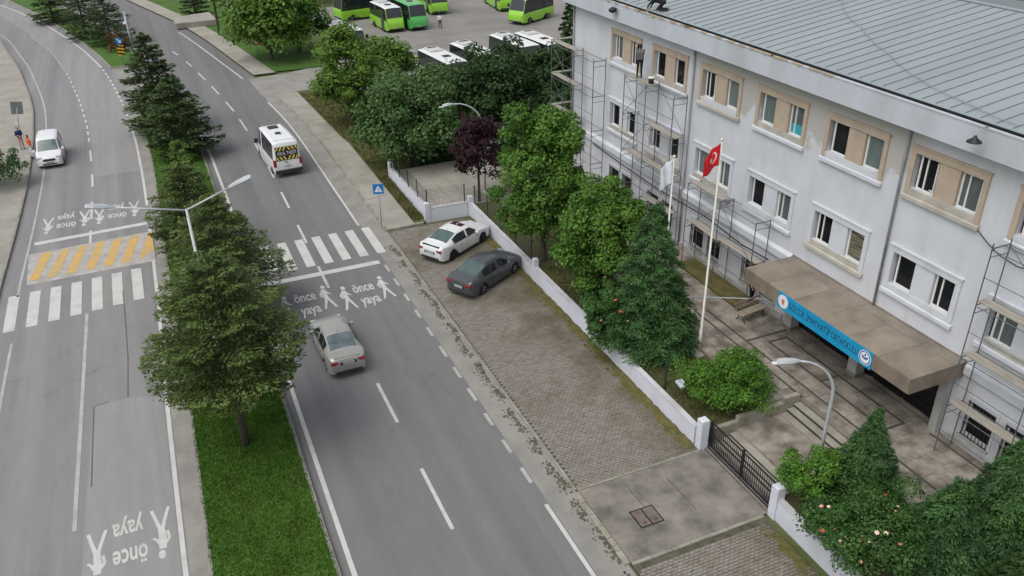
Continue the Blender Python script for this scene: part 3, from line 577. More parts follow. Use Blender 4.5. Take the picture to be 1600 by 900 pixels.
M['roof_seam'] = mat('roof_seam', (.15,.175,.185), (.18,.20,.21), 2, .6, metal=.1)
M['pane_dark'] = mat('pane_dark', (.008,.009,.011), (.015,.016,.018), 1, .12, spec=.35)
M['pane_teal'] = mat('pane_curtain', (.10,.13,.125), (.15,.185,.18), 2.5, .15, spec=.5, stretch=(1,6,.3), coords='World')
M['pane_grey'] = mat('pane_grey_curtain', (.06,.075,.08), (.13,.15,.15), 3, .15, spec=.5, stretch=(1,8,.3), coords='World')
M['pane_blind'] = mat('pane_blind', (.06,.06,.05), (.22,.20,.14), 5, .3, spec=.4, stretch=(.2,.2,4), coords='World', lo=.45, hi=.55)
M['pipe'] = mat('drain_pipe', (.20,.21,.22), (.28,.29,.30), 2, .6)
M['canopy'] = mat('canopy_cladding', (.155,.128,.100), (.235,.195,.150), 1.1, .6, fine=.08, lo=.3, hi=.6, coords='World')
M['canopy_dirty'] = mat('canopy_stain', (.16,.142,.12), (.24,.205,.168), 1.1, .7, fine=.1, coords='World')
M['canopy2'] = mat('canopy_cladding_faded', (.175,.145,.112), (.265,.222,.175), .9, .6, fine=.08, lo=.3, hi=.6, coords='World')
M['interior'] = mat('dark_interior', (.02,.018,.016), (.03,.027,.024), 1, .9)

school = thing('school_building', 'long three storey white school with grey sheet metal roof and beige window surrounds', 'building', (8, 12, 0))
YL, YR = 31.73, -9.0; DEP = 18.6; ZE = 11.74
BAYS = [1.85 + 4.38*k for k in range(-2, 6)]
openings = []
for yr in BAYS:
    for zb in (9.05, 5.10): openings.append((yr+.20, yr+3.06, zb+.42, zb+1.76))
    if not (1.0 < yr+1.6 < 10.2): 
        for a, c_ in ((.30,1.32),(1.75,2.85)): openings.append((yr+a, yr+c_, 1.5, 2.92))
ENT = (1.45, 9.95, .95, 3.62)
openings.append(ENT)
wb = MB()
ysb = sorted({YR, YL} | {o_[0] for o_ in openings} | {o_[1] for o_ in openings}); zsb = sorted({0.0, ZE+.3} | {o_[2] for o_ in openings} | {o_[3] for o_ in openings})
for a, c_ in zip(ysb, ysb[1:]):
    run = None
    for z0, z1 in zip(zsb, zsb[1:]):
        ym, zm = (a+c_)/2, (z0+z1)/2
        if any(o_[0] < ym < o_[1] and o_[2] < zm < o_[3] for o_ in openings): continue
        wb.poly([(0,c_,z0),(0,a,z0),(0,a,z1),(0,c_,z1)])
for (a, c_, z0, z1) in openings:
    d = .22 if (a, c_, z0, z1) != ENT else 2.6
    wb.poly([(0,a,z0),(d,a,z0),(d,a,z1),(0,a,z1)]); wb.poly([(d,c_,z0),(0,c_,z0),(0,c_,z1),(d,c_,z1)]); wb.poly([(0,a,z1),(d,a,z1),(d,c_,z1),(0,c_,z1)])
    if d < 1: wb.poly([(d,a,z0),(0,a,z0),(0,c_,z0),(d,c_,z0)])
wb.poly([(0,YL,0),(0,YL,ZE+.3),(DEP,YL,ZE+.3),(DEP,YL,0)]); wb.poly([(DEP,YR,0),(DEP,YR,ZE+.3),(0,YR,ZE+.3),(0,YR,0)]); wb.poly([(DEP,YL,0),(DEP,YL,ZE+.3),(DEP,YR,ZE+.3),(DEP,YR,0)])
wb.build('wall', M['facade'], school)
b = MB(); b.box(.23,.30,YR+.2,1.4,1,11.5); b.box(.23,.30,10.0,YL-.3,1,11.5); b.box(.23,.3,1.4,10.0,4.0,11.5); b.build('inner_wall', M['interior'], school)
# entrance recess: glass doors set back under the canopy
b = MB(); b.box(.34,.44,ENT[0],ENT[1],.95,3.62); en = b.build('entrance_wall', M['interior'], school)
for k in range(5):
    b = MB(); a = 1.7 + k*1.62; b.box(.26,.32,a,a+1.5,.97,3.5); dr = b.build('door', M['pane_dark'], en); b = MB(); b.bar((.24,a+.12,1.7),(.24,a+.12,2.3),.03); b.build('door_handle', M['steel'], dr)
b = MB(); b.box(0,.34,ENT[0],ENT[1],.9,.962); b.build('entrance_floor', M['stone'], school)
for yc in (9.45, 5.4):
    b = MB(); b.cbox(-.42,.06,yc-.24,yc+.24,.95,3.6,.0); col = b.build('column', M['white_dirty'], school); b = MB(); b.box(-.45,.09,yc-.27,yc+.27,.95,1.12); b.build('plinth', M['step'], col)
b = MB(); b.cbox(-.32,.02,1.12,1.44,.95,3.6,0.); b.build('column', M['white_dirty'], school)
# belt course over the ground floor
for ya, yb in ((10.2, YL), (YR, .8)):
    b = MB(); b.add([(.0,ya,4.32),(-.16,ya,4.18),(-.16,ya,3.86),(-.08,ya,3.78),(0,ya,3.78),(.0,yb,4.32),(-.16,yb,4.18),(-.16,yb,3.86),(-.08,yb,3.78),(0,yb,3.78)],[(0,5,6,1),(1,6,7,2),(2,7,8,3),(3,8,9,4),(4,3,2,1,0),(5,6,7,8,9)]); b.build('belt_course', M['trim'], school)
    b = MB(); b.box(-.09,-.002,ya,yb,.95,1.2); b.build('plinth', M['white_dirty'], school)
def ring(b, x0, x1, y0, y1, z0, z1, w):
    b.box(x0,x1,y0,y0+w,z0,z1); b.box(x0,x1,y1-w,y1,z0,z1); b.box(x0+.001,x1,y0+w,y1-w,z0,z0+w); b.box(x0+.001,x1,y0+w,y1-w,z1-w,z1)
PANES3 = {-2:('pane_dark','pane_dark'),-1:('pane_dark','pane_teal'),0:('pane_dark','pane_grey'),1:('pane_dark','pane_teal'),2:('pane_teal','pane_grey'),3:('pane_dark','pane_teal'),4:('pane_dark','pane_dark'),5:('pane_grey','pane_dark')}
PANES2 = {-2:('pane_dark','pane_grey'),-1:('pane_grey','pane_grey'),0:('pane_dark','pane_dark'),1:('pane_dark','pane_blind'),2:('pane_dark','pane_grey'),3:('pane_teal','pane_grey'),4:('pane_dark','pane_dark'),5:('pane_dark','pane_dark')}
for k, yr in zip(range(-2, 6), BAYS):
    for row, zb, panes in ((3, 9.05, PANES3[k]), (2, 5.10, PANES2[k])):
        main = M['beige'] if row == 3 else M['trim']
        b = MB(); y0, y1, z0, z1 = yr, yr+3.27, zb+.2, zb+2.0; oy0, oy1, oz0, oz1 = yr+.20, yr+3.06, zb+.42, zb+1.76; t = -.07
        b.box(t,-.001,y0,oy0,z0,z1); b.box(t,-.001,oy1,y1,z0,z1); b.box(t+.001,-.001,oy0,oy1,oz1,z1)
        b.box(t-.03,-.001,y0-.04,y1+.04,z1,z1+.06)
        w = b.build('window', main, school)
        b = MB(); b.box(t+.012,-.001,oy0+.001,oy1-.001,z0+.001,oz0); b.build('apron_band', M['sill_old'] if (k+row) % 2 else M['trim'], w)
        b = MB(); b.add([(-.14,y0-.05,zb+.0),(-.14,y1+.05,zb+.0),(-.14,y1+.05,zb+.14),(-.14,y0-.05,zb+.14),(-.002,y0-.05,zb),(-.002,y1+.05,zb),(-.002,y1+.05,zb+.199),(-.002,y0-.05,zb+.199)],[(0,1,2,3),(3,2,6,7),(0,3,7,4),(1,5,6,2),(0,4,5,1)]); b.build('sill', M['sill_old'] if (k*7+row) % 3 == 0 else M['trim'], w)
        b = MB(); b.box(-.02,.16,yr+1.15,yr+2.03,oz0+.002,oz1-.002); b.build('panel', main, w)
        for side, (a, c_) in enumerate(((yr+2.04, yr+2.92), (yr+.26, yr+1.13))):
            pm = panes[side]; b = MB(); ring(b, .09, .17, a, c_, oz0+.01, oz1-.01, .075); fr = b.build('frame', M['pvc'], w)
            b = MB(); b.box(.12,.135,a+.07,c_-.07,oz0+.08,oz1-.08); b.build('pane', M[pm], w)
            if pm == 'pane_grey' or (k+row+side) % 3 == 0:
                b = MB(); b.box(.085,.118,(a+c_)/2-.03+.12,(a+c_)/2+.03+.12,oz0+.085,oz1-.085); b.build('mullion', M['pvc'], w)
        if row == 3 and k in (0, 3):
            b = MB(); b.bar((.06,yr+2.12,oz0+.14),(.30,yr+2.8,oz0+.16),.045); b.bar((.04,yr+2.12,oz0+.12),(.04,yr+2.12,oz1-.1),.04); b.build('open_sash', M['pvc'], w)
        if row == 3 and k == 2:
            b = MB(); b.box(.108,.118,yr+.36,yr+1.04,oz0+.09,oz0+.5); b.build('cyan_sheet', mat('cyan_sheet', (.03,.30,.36), (.04,.34,.40), 2, .6), w)
    if 1.0 < yr+1.6 < 10.2: continue
    for a, c_ in ((yr+.30, yr+1.32), (yr+1.75, yr+2.85)):
        b = MB(); ring(b, .10, .17, a+.005, c_-.005, 1.505, 2.915, .07); w = b.build('window', M['pvc'], school)
        b = MB(); b.box(.12,.135,a+.07,c_-.07,1.57,2.85); b.build('pane', M['pane_dark'], w)
        b = MB(); n = 7
        for j in range(n+1): yy = a+.03 + (c_-a-.06)*j/n; b.bar((-.06,yy,1.46),(-.06,yy,2.96),.022)
        for zz in (1.5, 2.0, 2.5, 2.92): b.bar((-.06,a-.02,zz),(-.06,c_+.02,zz),.022)
        b.build('window_grille', M['dark_metal'], w)
        b = MB(); b.box(-.1,-.002,a-.08,c_+.08,1.36,1.455); b.build('sill', M['sill_old'], w)
        b = MB(); b.box(-.04,-.002,a-.12,a-.02,1.46,3.05); b.box(-.04,-.002,c_+.02,c_+.12,1.46,3.05); b.box(-.041,-.002,a-.12,c_+.12,3.051,3.16); b.build('surround', M['trim'], w)
# eaves, gutter and roof
FX = -.60
b = MB(); b.box(FX,-.02,YR-.4,YL+.45,ZE,ZE+.90); b.build('fascia', M['fascia'], school)
b = MB(); b.box(FX-.02,FX+.10,YR-.4,YL+.46,ZE+.90,ZE+.955); b.build('fascia_cap', M['fascia'], school)
for k in range(26):
    ya = 9.0 + k*.9 + rnd.uniform(-.3,.3); ln = rnd.uniform(.4,1.2); b = MB(); zz = ZE+.9; top_ = [(FX-.024,ya+ln*i/8,zz+.057) for i in range(9)]; bot_ = [(FX-.024,ya+ln*i/8,zz+.05-rnd.uniform(.02,.13)*math.sin(math.pi*(i+.3)/8.6)) for i in range(9)]
    b.poly(bot_[::-1]+top_); b.poly(top_[::-1]+[(FX+.09,p_[1],zz+.058) for p_ in top_]); b.build('bare_patch', M['fascia_bare'], school)
b = MB(); b.box(FX+.11,FX+.20,YR-.4,YL+.45,ZE+.88,ZE+.90); b.build('gutter', M['dark_metal'], school)
RX0, RZ0, RX1 = FX+.19, ZE+1.04, 9.3; SL = math.tan(R_(8.0)); RZ1 = RZ0 + (RX1-RX0)*SL; PW = .60
pm = MB(); t = .03
pm.add([(0,0,0),(0,PW-.004,0),(RX1-RX0,PW-.004,RZ1-RZ0),(RX1-RX0,0,RZ1-RZ0),(0,0,-t),(0,PW-.004,-t),(RX1-RX0,PW-.004,RZ1-RZ0-t),(RX1-RX0,0,RZ1-RZ0-t)],[(3,2,1,0),(0,1,5,4),(1,2,6,5),(2,3,7,6),(3,0,4,7)])
pm.cm = 1; L_ = RX1-RX0-.12; pm.add([(.12,0,.016),(.12,.014,.016),(.12,.014,.045),(.12,0,.045),(.12+L_-.1,0,L_*SL+.0),(.12+L_-.1,.014,L_*SL+.0),(.12+L_-.1,.014,L_*SL+.03),(.12+L_-.1,0,L_*SL+.03)],[(0,1,2,3),(3,2,6,7),(0,3,7,4),(1,5,6,2),(4,7,6,5)])
pme = pm.mesh('roof_panel', [M['roof'], M['roof_seam']])
SO = ORG[school]
b = MB(); b.box(RX0-.004,RX0+.03,YR-.4,YL+.45,RZ0-.12,RZ0-.012); b.build('drip_edge', M['dark_metal'], school)
n = int((YL+.45-YR+.4)/PW)
for k in range(n):
    y = YR-.4 + k*PW; link('roof_panel', pme, school, (RX0-SO.x, y-SO.y, RZ0-SO.z))
back = MB(); X2 = DEP+.6; back.add([(RX1,YR-.4,RZ1),(RX1,YL+.4,RZ1),(X2,YL+.4,RZ0-.25),(X2,YR-.4,RZ0-.25)],[(3,2,1,0)]); back.add([(RX1,YR-.4,RZ1),(RX0,YR-.4,RZ0),(X2,YR-.4,RZ0)],[(0,1,2)]); back.add([(RX1,YL+.4,RZ1-.05),(X2,YL+.4,RZ0-.25),(RX0,YL+.4,RZ0-.05)],[(0,1,2)]); back.build('rear_roof_slope', M['roof_seam'], school)
b = MB(); b.bar((RX1,YR-.4,RZ1+.03),(RX1,YL+.45,RZ1+.03),.28,.05); b.build('ridge_cap', M['roof'], school)
b = MB(); b.tube([(-.07,5.35,11.72),(-.09,5.35,11.0),(-.09,5.30,4.34)],.05,8); b.build('drain_pipe', M['pipe'], school, smooth=True)
b = MB(); b.tube([(-.09,18.8,11.72),(-.09,18.78,4.4),(-.22,18.78,4.2),(-.22,18.78,3.8),(-.09,18.78,3.6),(-.09,18.78,1.0)],.05,8); b.build('drain_pipe', M['pipe'], school, smooth=True)
b = MB(); b.tube([(-.08,YL-.12,11.72),(-.08,YL-.12,1.0)],.055,8); b.build('drain_pipe', M['pipe'], school, smooth=True)
# entrance canopy with cladding panels
CY0, CY1, CX, CZ0, CZ1 = .88, 10.12, -2.62, 3.64, 4.28
b = MB(); b.box(CX+.03,-.002,CY0+.03,CY1-.03,CZ0+.01,CZ1-.03); cano = b.build('canopy', M['canopy_dirty'], school)
n = 6; pw = (CY1-CY0)/n
for k in range(n):
    a, c_ = CY0+k*pw+.006, CY0+(k+1)*pw-.006; z = CZ1
    b = MB(); b.box(CX,-.62,a,c_,z-.03,z+rnd.uniform(-.003,.003)); b.build('cladding_panel', [M['canopy'],M['canopy2'],M['canopy']][k%3], cano)
    b = MB(); b.box(-.608,-.004,a,c_,z-.03,z+rnd.uniform(-.003,.003)); b.build('cladding_panel', M['canopy_dirty'], cano)
    b = MB(); b.box(CX-.03,CX-.002,a,c_,CZ0,CZ1-.012); b.build('cladding_panel', M['canopy'], cano)
for ye, s in ((CY0,-1),(CY1,1)):
    b = MB(); ya, yb = (ye-.03,ye-.002) if s < 0 else (ye+.002,ye+.03); b.box(CX+.0,-.01,ya,yb,CZ0,CZ1-.012); b.build('cladding_panel', M['canopy'], cano)
b = MB(); b.box(CX-.03,-.01,CY0-.032,CY0+.004,CZ1-.012,CZ1+.02); b.box(-.06,-.004,CY0,CY1+.03,CZ1+.005,CZ1+.06); b.build('flashing', M['canopy_dirty'], cano)
# blue name banner on the canopy front
M['banner'] = mat('banner_blue', (.008,.24,.46), (.012,.29,.52), .6, .5, coords='World'); M['navy'] = mat('navy_letters', (.012,.018,.06), rough=.6); M['white_print'] = mat('white_print', (.72,.74,.76), rough=.6); M['red_print'] = mat('red_print', (.55,.10,.08), (.6,.2,.15), 8, .6); M['blue_print'] = mat('blue_print', (.05,.12,.34), rough=.6)
BX = CX-.06; ban = thing('name_banner', 'long sky blue name banner with dark letters on the canopy front', 'banner', (BX, 5.2, 3.95))
b = MB(); b.box(BX,BX+.025,2.62,7.86,3.58,4.30); b.build('cloth', M['banner'], ban)
FM = Matrix(((0,0,-1,0),(-1,0,0,0),(0,1,0,0),(0,0,0,1)))       # drawing plane onto the front that faces the road
def on_front(me, name, m, x, y, z, parent, sx=1, sy=1):
    me.transform(Matrix.Diagonal((sx, sy, 1, 1))); me.transform(FM); me.materials.clear(); me.materials.append(m)
    o = link(name, me, parent); r = parent
    while r.parent: r = r.parent
    o.location = Vector((x, y, z)) - ORG[r]; return o
tm = text_mesh('GÖLCÜK İMAM HATİP ORTAOKULU', .40); xs = [v.co.x for v in tm.vertices]; wd = max(xs)-min(xs)
on_front(tm, 'lettering', M['navy'], BX-.004, 5.24, 3.935, ban, 3.85/wd, 1.05)
def emblem(y, ringc, core, par):
    b = MB(); b.poly(disc(0,0,.30,.30,28)); e = on_front(b.mesh('emblem', M['white_print']), 'emblem', M['white_print'], BX-.004, y, 3.94, par)
    b = MB(); n = 28
    for k in range(n):
        a0, a1 = 6.2832*k/n, 6.2832*(k+1)/n; b.poly([(.27*math.cos(a0),.27*math.sin(a0),0),(.27*math.cos(a1),.27*math.sin(a1),0),(.225*math.cos(a1),.225*math.sin(a1),0),(.225*math.cos(a0),.225*math.sin(a0),0)])
    on_front(b.mesh('ring', ringc), 'ring', ringc, BX-.008, y, 3.94, par)
    b = MB()
    if core == 0: b.poly([(-.05,-.14,0),(.05,-.14,0),(.09,0,0),(.03,.17,0),(0,.06,0),(-.05,.14,0),(-.09,.0,0)])
    else:
        b.poly([(0,-.08,0),(.15,-.02,0),(.15,.08,0),(0,.02,0)]); b.poly([(-.15,-.02,0),(0,-.08,0),(0,.02,0),(-.15,.08,0)]); b.poly(disc(0,.12,.05,.05,10))
    on_front(b.mesh('crest', ringc), 'crest', M['red_print'] if core == 0 else M['blue_print'], BX-.008, y, 3.94, par)
emblem(7.52, M['white_print'], 0, ban); emblem(2.95, M['blue_print'], 1, ban)
# things fixed to the school
def eave_lamp(y, label):
    t = thing('eave_lamp', label, 'lamp', (FX-.45, y, ZE+.55), group=None)
    b = MB(); b.tube([(FX+.05,y,ZE+.97),(FX-.2,y,ZE+1.0),(FX-.42,y,ZE+.75)],.02,6); b.build('bracket', M['pipe'], t)
    b = MB(); b.lathe([(.05,ZE+.74),(.08,ZE+.66),(.23,ZE+.56),(.24,ZE+.53),(.19,ZE+.53)], 16, (FX-.45,y,0)); b.build('shade', M['dark_metal'], t, smooth=True)
eave_lamp(2.05, 'dark bell shaped lamp hanging over the eaves near the right edge')
t = thing('floodlight', 'small dark floodlight on the eaves fascia above the painter', 'floodlight', (FX, 25.6, ZE+.6))
b = MB(); b.bar((FX,25.6,ZE+.62),(FX-.18,25.6,ZE+.62),.05); b.build('bracket', M['dark_metal'], t); b = MB(); b.add([(FX-.15,25.35,ZE+.75),(FX-.15,25.85,ZE+.75),(FX-.42,25.8,ZE+.62),(FX-.42,25.4,ZE+.62),(FX-.15,25.4,ZE+.55),(FX-.15,25.8,ZE+.55),(FX-.36,25.78,ZE+.48),(FX-.36,25.42,ZE+.48)],[(0,1,2,3),(7,6,5,4),(0,3,7,4),(1,5,6,2),(3,2,6,7),(0,4,5,1)]); b.build('housing', M['dark_metal'], t)
def onroof(px, py):
    d = RW @ Vector((px-800,450-py,-1320.)); n_ = Vector((-SL,0,1)); k = (Vector((RX0,0,RZ0+.07))-CAM).dot(n_)/d.dot(n_); return CAM + d*k
pts = [(1314,-8),(1316,2),(1320,17),(1325,24),(1334,34),(1345,41),(1356,55),(1372,72),(1388,82),(1402,98),(1424,115),(1436,122),(1449,131),(1477,146),(1505,158),(1523,167),(1560,184),(1592,196)]
b = MB(); b.tube([onroof(*p) for p in pts], .013, 6); o = b.build('roof_cable', M['pipe'], loc=tuple(onroof(1424,115))); tag(o, 'dark cable snaking diagonally down the grey roof sheets', 'cable')
b = MB(); b.tube([(-.06,2.0,9.2),(-.08,1.4,8.85),(-.09,.8,8.6),(-.08,.1,8.5),(-.06,-1.5,8.75),(-.06,-3,9.0)],.018,6); tag(b.build('wall_cable', M['dark_metal'], loc=(-.07,.5,8.6)), 'thin black cable sagging across the wall above the right scaffold', 'cable')
b = MB(); b.tube([(-.14,28.6,3.72),(-.2,25,3.6),(-.2,21,3.5),(-.2,16.4,3.65),(-.2,13.5,3.4),(-.2,11.5,3.5)],.03,6); tag(b.build('wall_cable', M['dark_metal'], loc=(-.2,20,3.6)), 'black cable running under the belt course left of the canopy', 'cable')
# ================================================================== scaffolds
M['scaf'] = mat('scaffold_tube', (.11,.12,.13), (.17,.17,.17), 3, .55, metal=.4); M['scaf_red'] = mat('scaffold_rust', (.20,.12,.10), (.15,.12,.12), 3, .6, metal=.3)
M['plank'] = mat('scaffold_plank', (.36,.335,.29), (.25,.23,.195), 2.5, .9, stretch=(4,.5,1), fine=.1, coords='World')
def scaffold(label, ys_, xo, xi, z0, top, levels, planks, braces, m=None, extra=0.0):
    m = m or M['scaf']; t = thing('scaffold', label, 'scaffold', ((xo+xi)/2, sum(ys_)/len(ys_), z0), group='scaffolds along the school front')
    for y in ys_:
        for x in (xo, xi): b = MB(); b.tube([(x,y,z0),(x,y,top+extra)],.024,6); b.build('post', m, t)
        for z in levels:
            b = MB(); b.tube([(xo,y,z),(xi,y,z)],.024,6); b.build('rung', m, t); b = MB(); b.tube([(xo,y,z-.32),(xi,y,z-.32)],.016,6); b.build('rung', m, t)
    for a, c_ in zip(ys_, ys_[1:]):
        for z in levels:
            for x in (xo, xi): b = MB(); b.tube([(x,a,z-.05),(x,c_,z-.05)],.016,6); b.build('ledger', m, t)
            b = MB(); b.tube([(xo,a,z-1.05),(xo,c_,z-1.05)],.014,6); b.build('guard_rail', m, t)
    for (a, za, c_, zc, x) in braces: b = MB(); b.tube([(x,a,za),(x,c_,zc)],.014,6); b.build('brace', m, t)
    for (a, c_, z, x0, x1, dz) in planks:
        w = (x1-x0)/2
        for j in range(2): b = MB(); xa = x0+j*w+.01; b.add([(xa,a,z),(xa+w-.02,a,z),(xa+w-.02,c_,z+dz),(xa,c_,z+dz),(xa,a,z+.045),(xa+w-.02,a,z+.045),(xa+w-.02,c_,z+dz+.045),(xa,c_,z+dz+.045)],[(3,2,1,0),(4,5,6,7),(0,1,5,4),(1,2,6,5),(2,3,7,6),(3,0,4,7)]); b.build('plank', M['plank'], t)
    return t
LV = [3.0, 5.08, 7.16, 9.24]
sA = scaffold('tall scaffold wrapped round the far corner of the school with pale planks', [27.1, 29.9, 32.6], -1.1, -.3, .96, 9.3, LV, [(29.7,33.1,9.26,-.95,-.5,0),(29.7,33.1,7.18,-.95,-.5,0),(29.7,33.1,5.1,-.95,-.5,0)], [(29.9,7.2,32.6,9.2,-1.1),(29.9,5.1,32.6,7.1,-1.1)], extra=.1)
for z in (9.32, 7.24, 5.16):
    b = MB(); b.bar((-.9,32.9,z),(3.0,32.9,z),.3,.045); b.build('plank', M['plank'], sA)
for x in (1.0, 3.0):
    b = MB(); b.tube([(x,32.5,.96),(x,32.5,10.2)],.024,6); b.build('post', M['scaf'], sA); b = MB(); b.tube([(x,33.3,.0),(x,33.3,10.2)],.024,6); b.build('post', M['scaf_red'], sA)
for z in LV[1:]: b = MB(); b.tube([(.0,33.3,z),(3.0,33.3,z)],.02,6); b.build('ledger', M['scaf'], sA); b = MB(); b.tube([(-1.0,33.3,z-2),(3.0,33.3,z)],.016,6); b.build('brace', M['scaf'], sA)
sB = scaffold('tall scaffold tower under the painter with crossed braces', [18.8, 21.4, 23.6], -1.1, -.3, .96, 9.3, LV, [(21.3,23.7,9.26,-.95,-.5,0),(18.7,21.5,7.18,-.95,-.5,-.0),(18.7,23.7,5.1,-.95,-.5,0),(18.7,21.4,3.02,-.95,-.5,.0)],
    [(23.6,9.2,21.4,7.2,-1.1),(21.4,9.2,23.6,7.2,-1.1),(23.6,5.1,21.4,7.1,-1.1),(21.4,9.2,18.8,7.2,-.3),(21.4,7.1,18.8,5.1,-1.1),(18.8,5.1,21.4,3.0,-1.1)], extra=.08)
sC = scaffold('low scaffold left of the entrance canopy behind the flagpole', [11.6, 14.3, 16.95], -1.1, -.3, .96, 5.5, [3.4, 5.45], [(11.5,14.3,3.42,-.95,-.5,0),(14.4,17.1,5.47,-.95,-.5,0),(14.3,17.0,3.3,-.95,-.5,.1)], [(14.3,5.4,11.6,3.4,-1.1),(14.3,5.4,16.95,3.4,-.3)])
sD = scaffold('scaffold tower at the right edge beside the canopy end', [.38, -2.2, -4.8], -1.12, -.3, .96, 9.3, LV, [(-5,.5,7.18,-.95,-.5,0),(-5,.5,5.1,-.95,-.5,0),(-5,.5,3.02,-.95,-.5,0)], [(.38,9.2,-2.2,7.2,-.3)], m=M['scaf_red'] if False else M['scaf'], extra=.12)

# ================================================================== people
SKIN = mat('skin', (.42,.26,.19), (.38,.23,.165), 4, .6); HAIR = mat('hair', (.012,.010,.009), (.02,.016,.013), 20, .7)
def cloth(name, c): return mat('cloth_'+name, c, tuple(x*.75 for x in c), 9, .9, bump=.3, bscale=14)
def person(label, loc, rz, J, mats_, group=None):
    """J: joint positions; one continuous body grown over tapered limbs by voxel remesh, clothing areas by nearest limb"""
    prim = []      # (a, b, ra, rb, slot)
    V = lambda k: Vector(J[k])
    pel, chest, neck, head = V('pel'), V('chest'), V('neck'), V('head')
    side = (V('shL') - V('shR')).normalized(); fwd = Vector(J['fwd']).normalized(); upv = (head-neck).normalized()
    prim += [(pel+side*.07, chest+side*.08, .115, .125, 1), (pel-side*.07, chest-side*.08, .115, .125, 1), (pel+side*.08, pel-side*.08, .12, .12, 2), (chest+side*.13, chest-side*.13, .10, .10, 1), (chest, neck, .10, .055, 1), (neck, head-upv*.05, .052, .055, 0)]
    prim += [(head-upv*.03, head+upv*.05, .082, .088, 0), (head+upv*.04-fwd*.02, head+upv*.075-fwd*.03, .096, .085, 3), (head-fwd*.045-upv*.02, head-fwd*.04+upv*.05, .08, .09, 3), (head+fwd*.085, head+fwd*.10-upv*.025, .012, .017, 0), (head-upv*.09+fwd*.045, head-upv*.075+fwd*.06, .035, .03, 0)]
    for s in (side, -side): prim.append((head+s*.088, head+s*.09+upv*.025, .018, .018, 0))
    for q in 'LR':
        sh, el, ha, hi, kn, an = (V(x+q) for x in ('sh','el','ha','hip','kn','an'))
        wr = ha; fd = (ha-el).normalized()
        prim += [(sh, el, .062, .047, 1), (el, el.lerp(wr,.55), .045, .036, 1 if mats_[4] else 0), (el.lerp(wr,.5), wr, .037, .028, 0)]
        sd_ = fd.cross(Vector((.3,.2,1))).normalized(); pn = fd.cross(sd_)
        prim.append((wr+fd*.03, wr+fd*.085, .03, .034, 0))
        for j, (o_, ln) in enumerate(((-.03,.065),(-.01,.08),(.01,.075),(.03,.06))): prim += [(wr+fd*.09+sd_*o_, wr+fd*(.09+ln*.55)+sd_*o_*1.1+pn*.006, .0115, .0105, 0), (wr+fd*(.09+ln*.55)+sd_*o_*1.1+pn*.006, wr+fd*(.09+ln)+sd_*o_*1.1+pn*.028, .0105, .009, 0)]
        prim += [(wr+fd*.035-sd_*.03, wr+fd*.07-sd_*.062+pn*.015, .013, .012, 0)]
        prim += [(hi, kn, .088, .06, 2), (kn, an, .06, .043, 2 if mats_[5] else 0)]
        ft = Vector(J.get('foot'+q, fwd)); ft = ft.normalized(); prim += [(an+Vector((0,0,-.02))-ft*.04, an+ft*.13+Vector((0,0,-.045)), .047, .04, 4)]
    b = MB()
    for a, c_, ra, rb, s in prim:
        a, c_ = Vector(a), Vector(c_); d = c_-a; d = d.normalized() if d.length > 1e-5 else Vector((0,0,1)); pth = []; rr = []
        for k in range(4): f = math.pi/2*k/4; pth.append(a - d*ra*math.cos(f)); rr.append(max(.001,ra*math.sin(f)))
        pth += [a, c_]; rr += [ra, rb]
        for k in range(1,5): f = math.pi/2*k/4; pth.append(c_ + d*rb*math.sin(f)); rr.append(max(.001,rb*math.cos(f)))
        b.tube(pth, rr, 10)
    me = b.mesh('person', SKIN); o = link('tmp', me); md = o.modifiers.new('r', 'REMESH'); md.mode = 'VOXEL'; md.voxel_size = .0135; sm_ = o.modifiers.new('s', 'SMOOTH'); sm_.iterations = 3; sm_.factor = .5
    m2 = bpy.data.meshes.new_from_object(o.evaluated_get(bpy.context.evaluated_depsgraph_get())); bpy.data.objects.remove(o); bpy.data.meshes.remove(me); m2.name = 'person'
    m2.materials.clear()
    for m_ in (SKIN, mats_[0], mats_[1], mats_[3], mats_[2]): m2.materials.append(m_)
    n = len(m2.polygons); cen = np.empty(n*3); m2.polygons.foreach_get('center', cen); cen = cen.reshape(-1,3); best = np.full(n, 9e9); idx = np.zeros(n, int)
    for a, c_, ra, rb, s in prim:
        a_, d_ = np.array(a), np.array(Vector(c_)-Vector(a)); L2 = max(1e-9, d_@d_); tt = np.clip(((cen-a_)@d_)/L2,0,1); q = a_+tt[:,None]*d_; ds = np.linalg.norm(cen-q,axis=1)-(ra+(rb-ra)*tt); k_ = ds < best; best[k_] = ds[k_]; idx[k_] = s
    m2.polygons.foreach_set('material_index', idx.astype(np.int32)); m2.polygons.foreach_set('use_smooth', [True]*n)
    o = link('person', m2, None, loc, (0,0,rz)); ORG[o] = Vector(loc); return tag(o, label, 'person', group)
def stand(**k):
    J = dict(pel=(0,0,.95), chest=(.02,0,1.33), neck=(.03,0,1.48), head=(.05,0,1.62), fwd=(1,0,0), shL=(.02,.19,1.42), shR=(.02,-.19,1.42), elL=(-.02,.25,1.14), elR=(-.02,-.25,1.14), haL=(.08,.26,.92), haR=(.08,-.26,.92), hipL=(0,.09,.90), hipR=(0,-.09,.90), knL=(.03,.10,.50), knR=(.03,-.10,.50), anL=(-.01,.11,.09), anR=(-.01,-.11,.09)); J.update(k); return J
GREY, BLACK, DARK, BLUE, ORANGE, WHITE, SHOE, BEIGE = cloth('grey',(.13,.13,.14)), cloth('black',(.012,.012,.014)), cloth('charcoal',(.018,.019,.022)), cloth('blue',(.012,.035,.13)), cloth('orange',(.75,.10,.03)), cloth('white',(.62,.62,.68)), cloth('shoe',(.03,.028,.026)), cloth('beige',(.42,.30,.24))
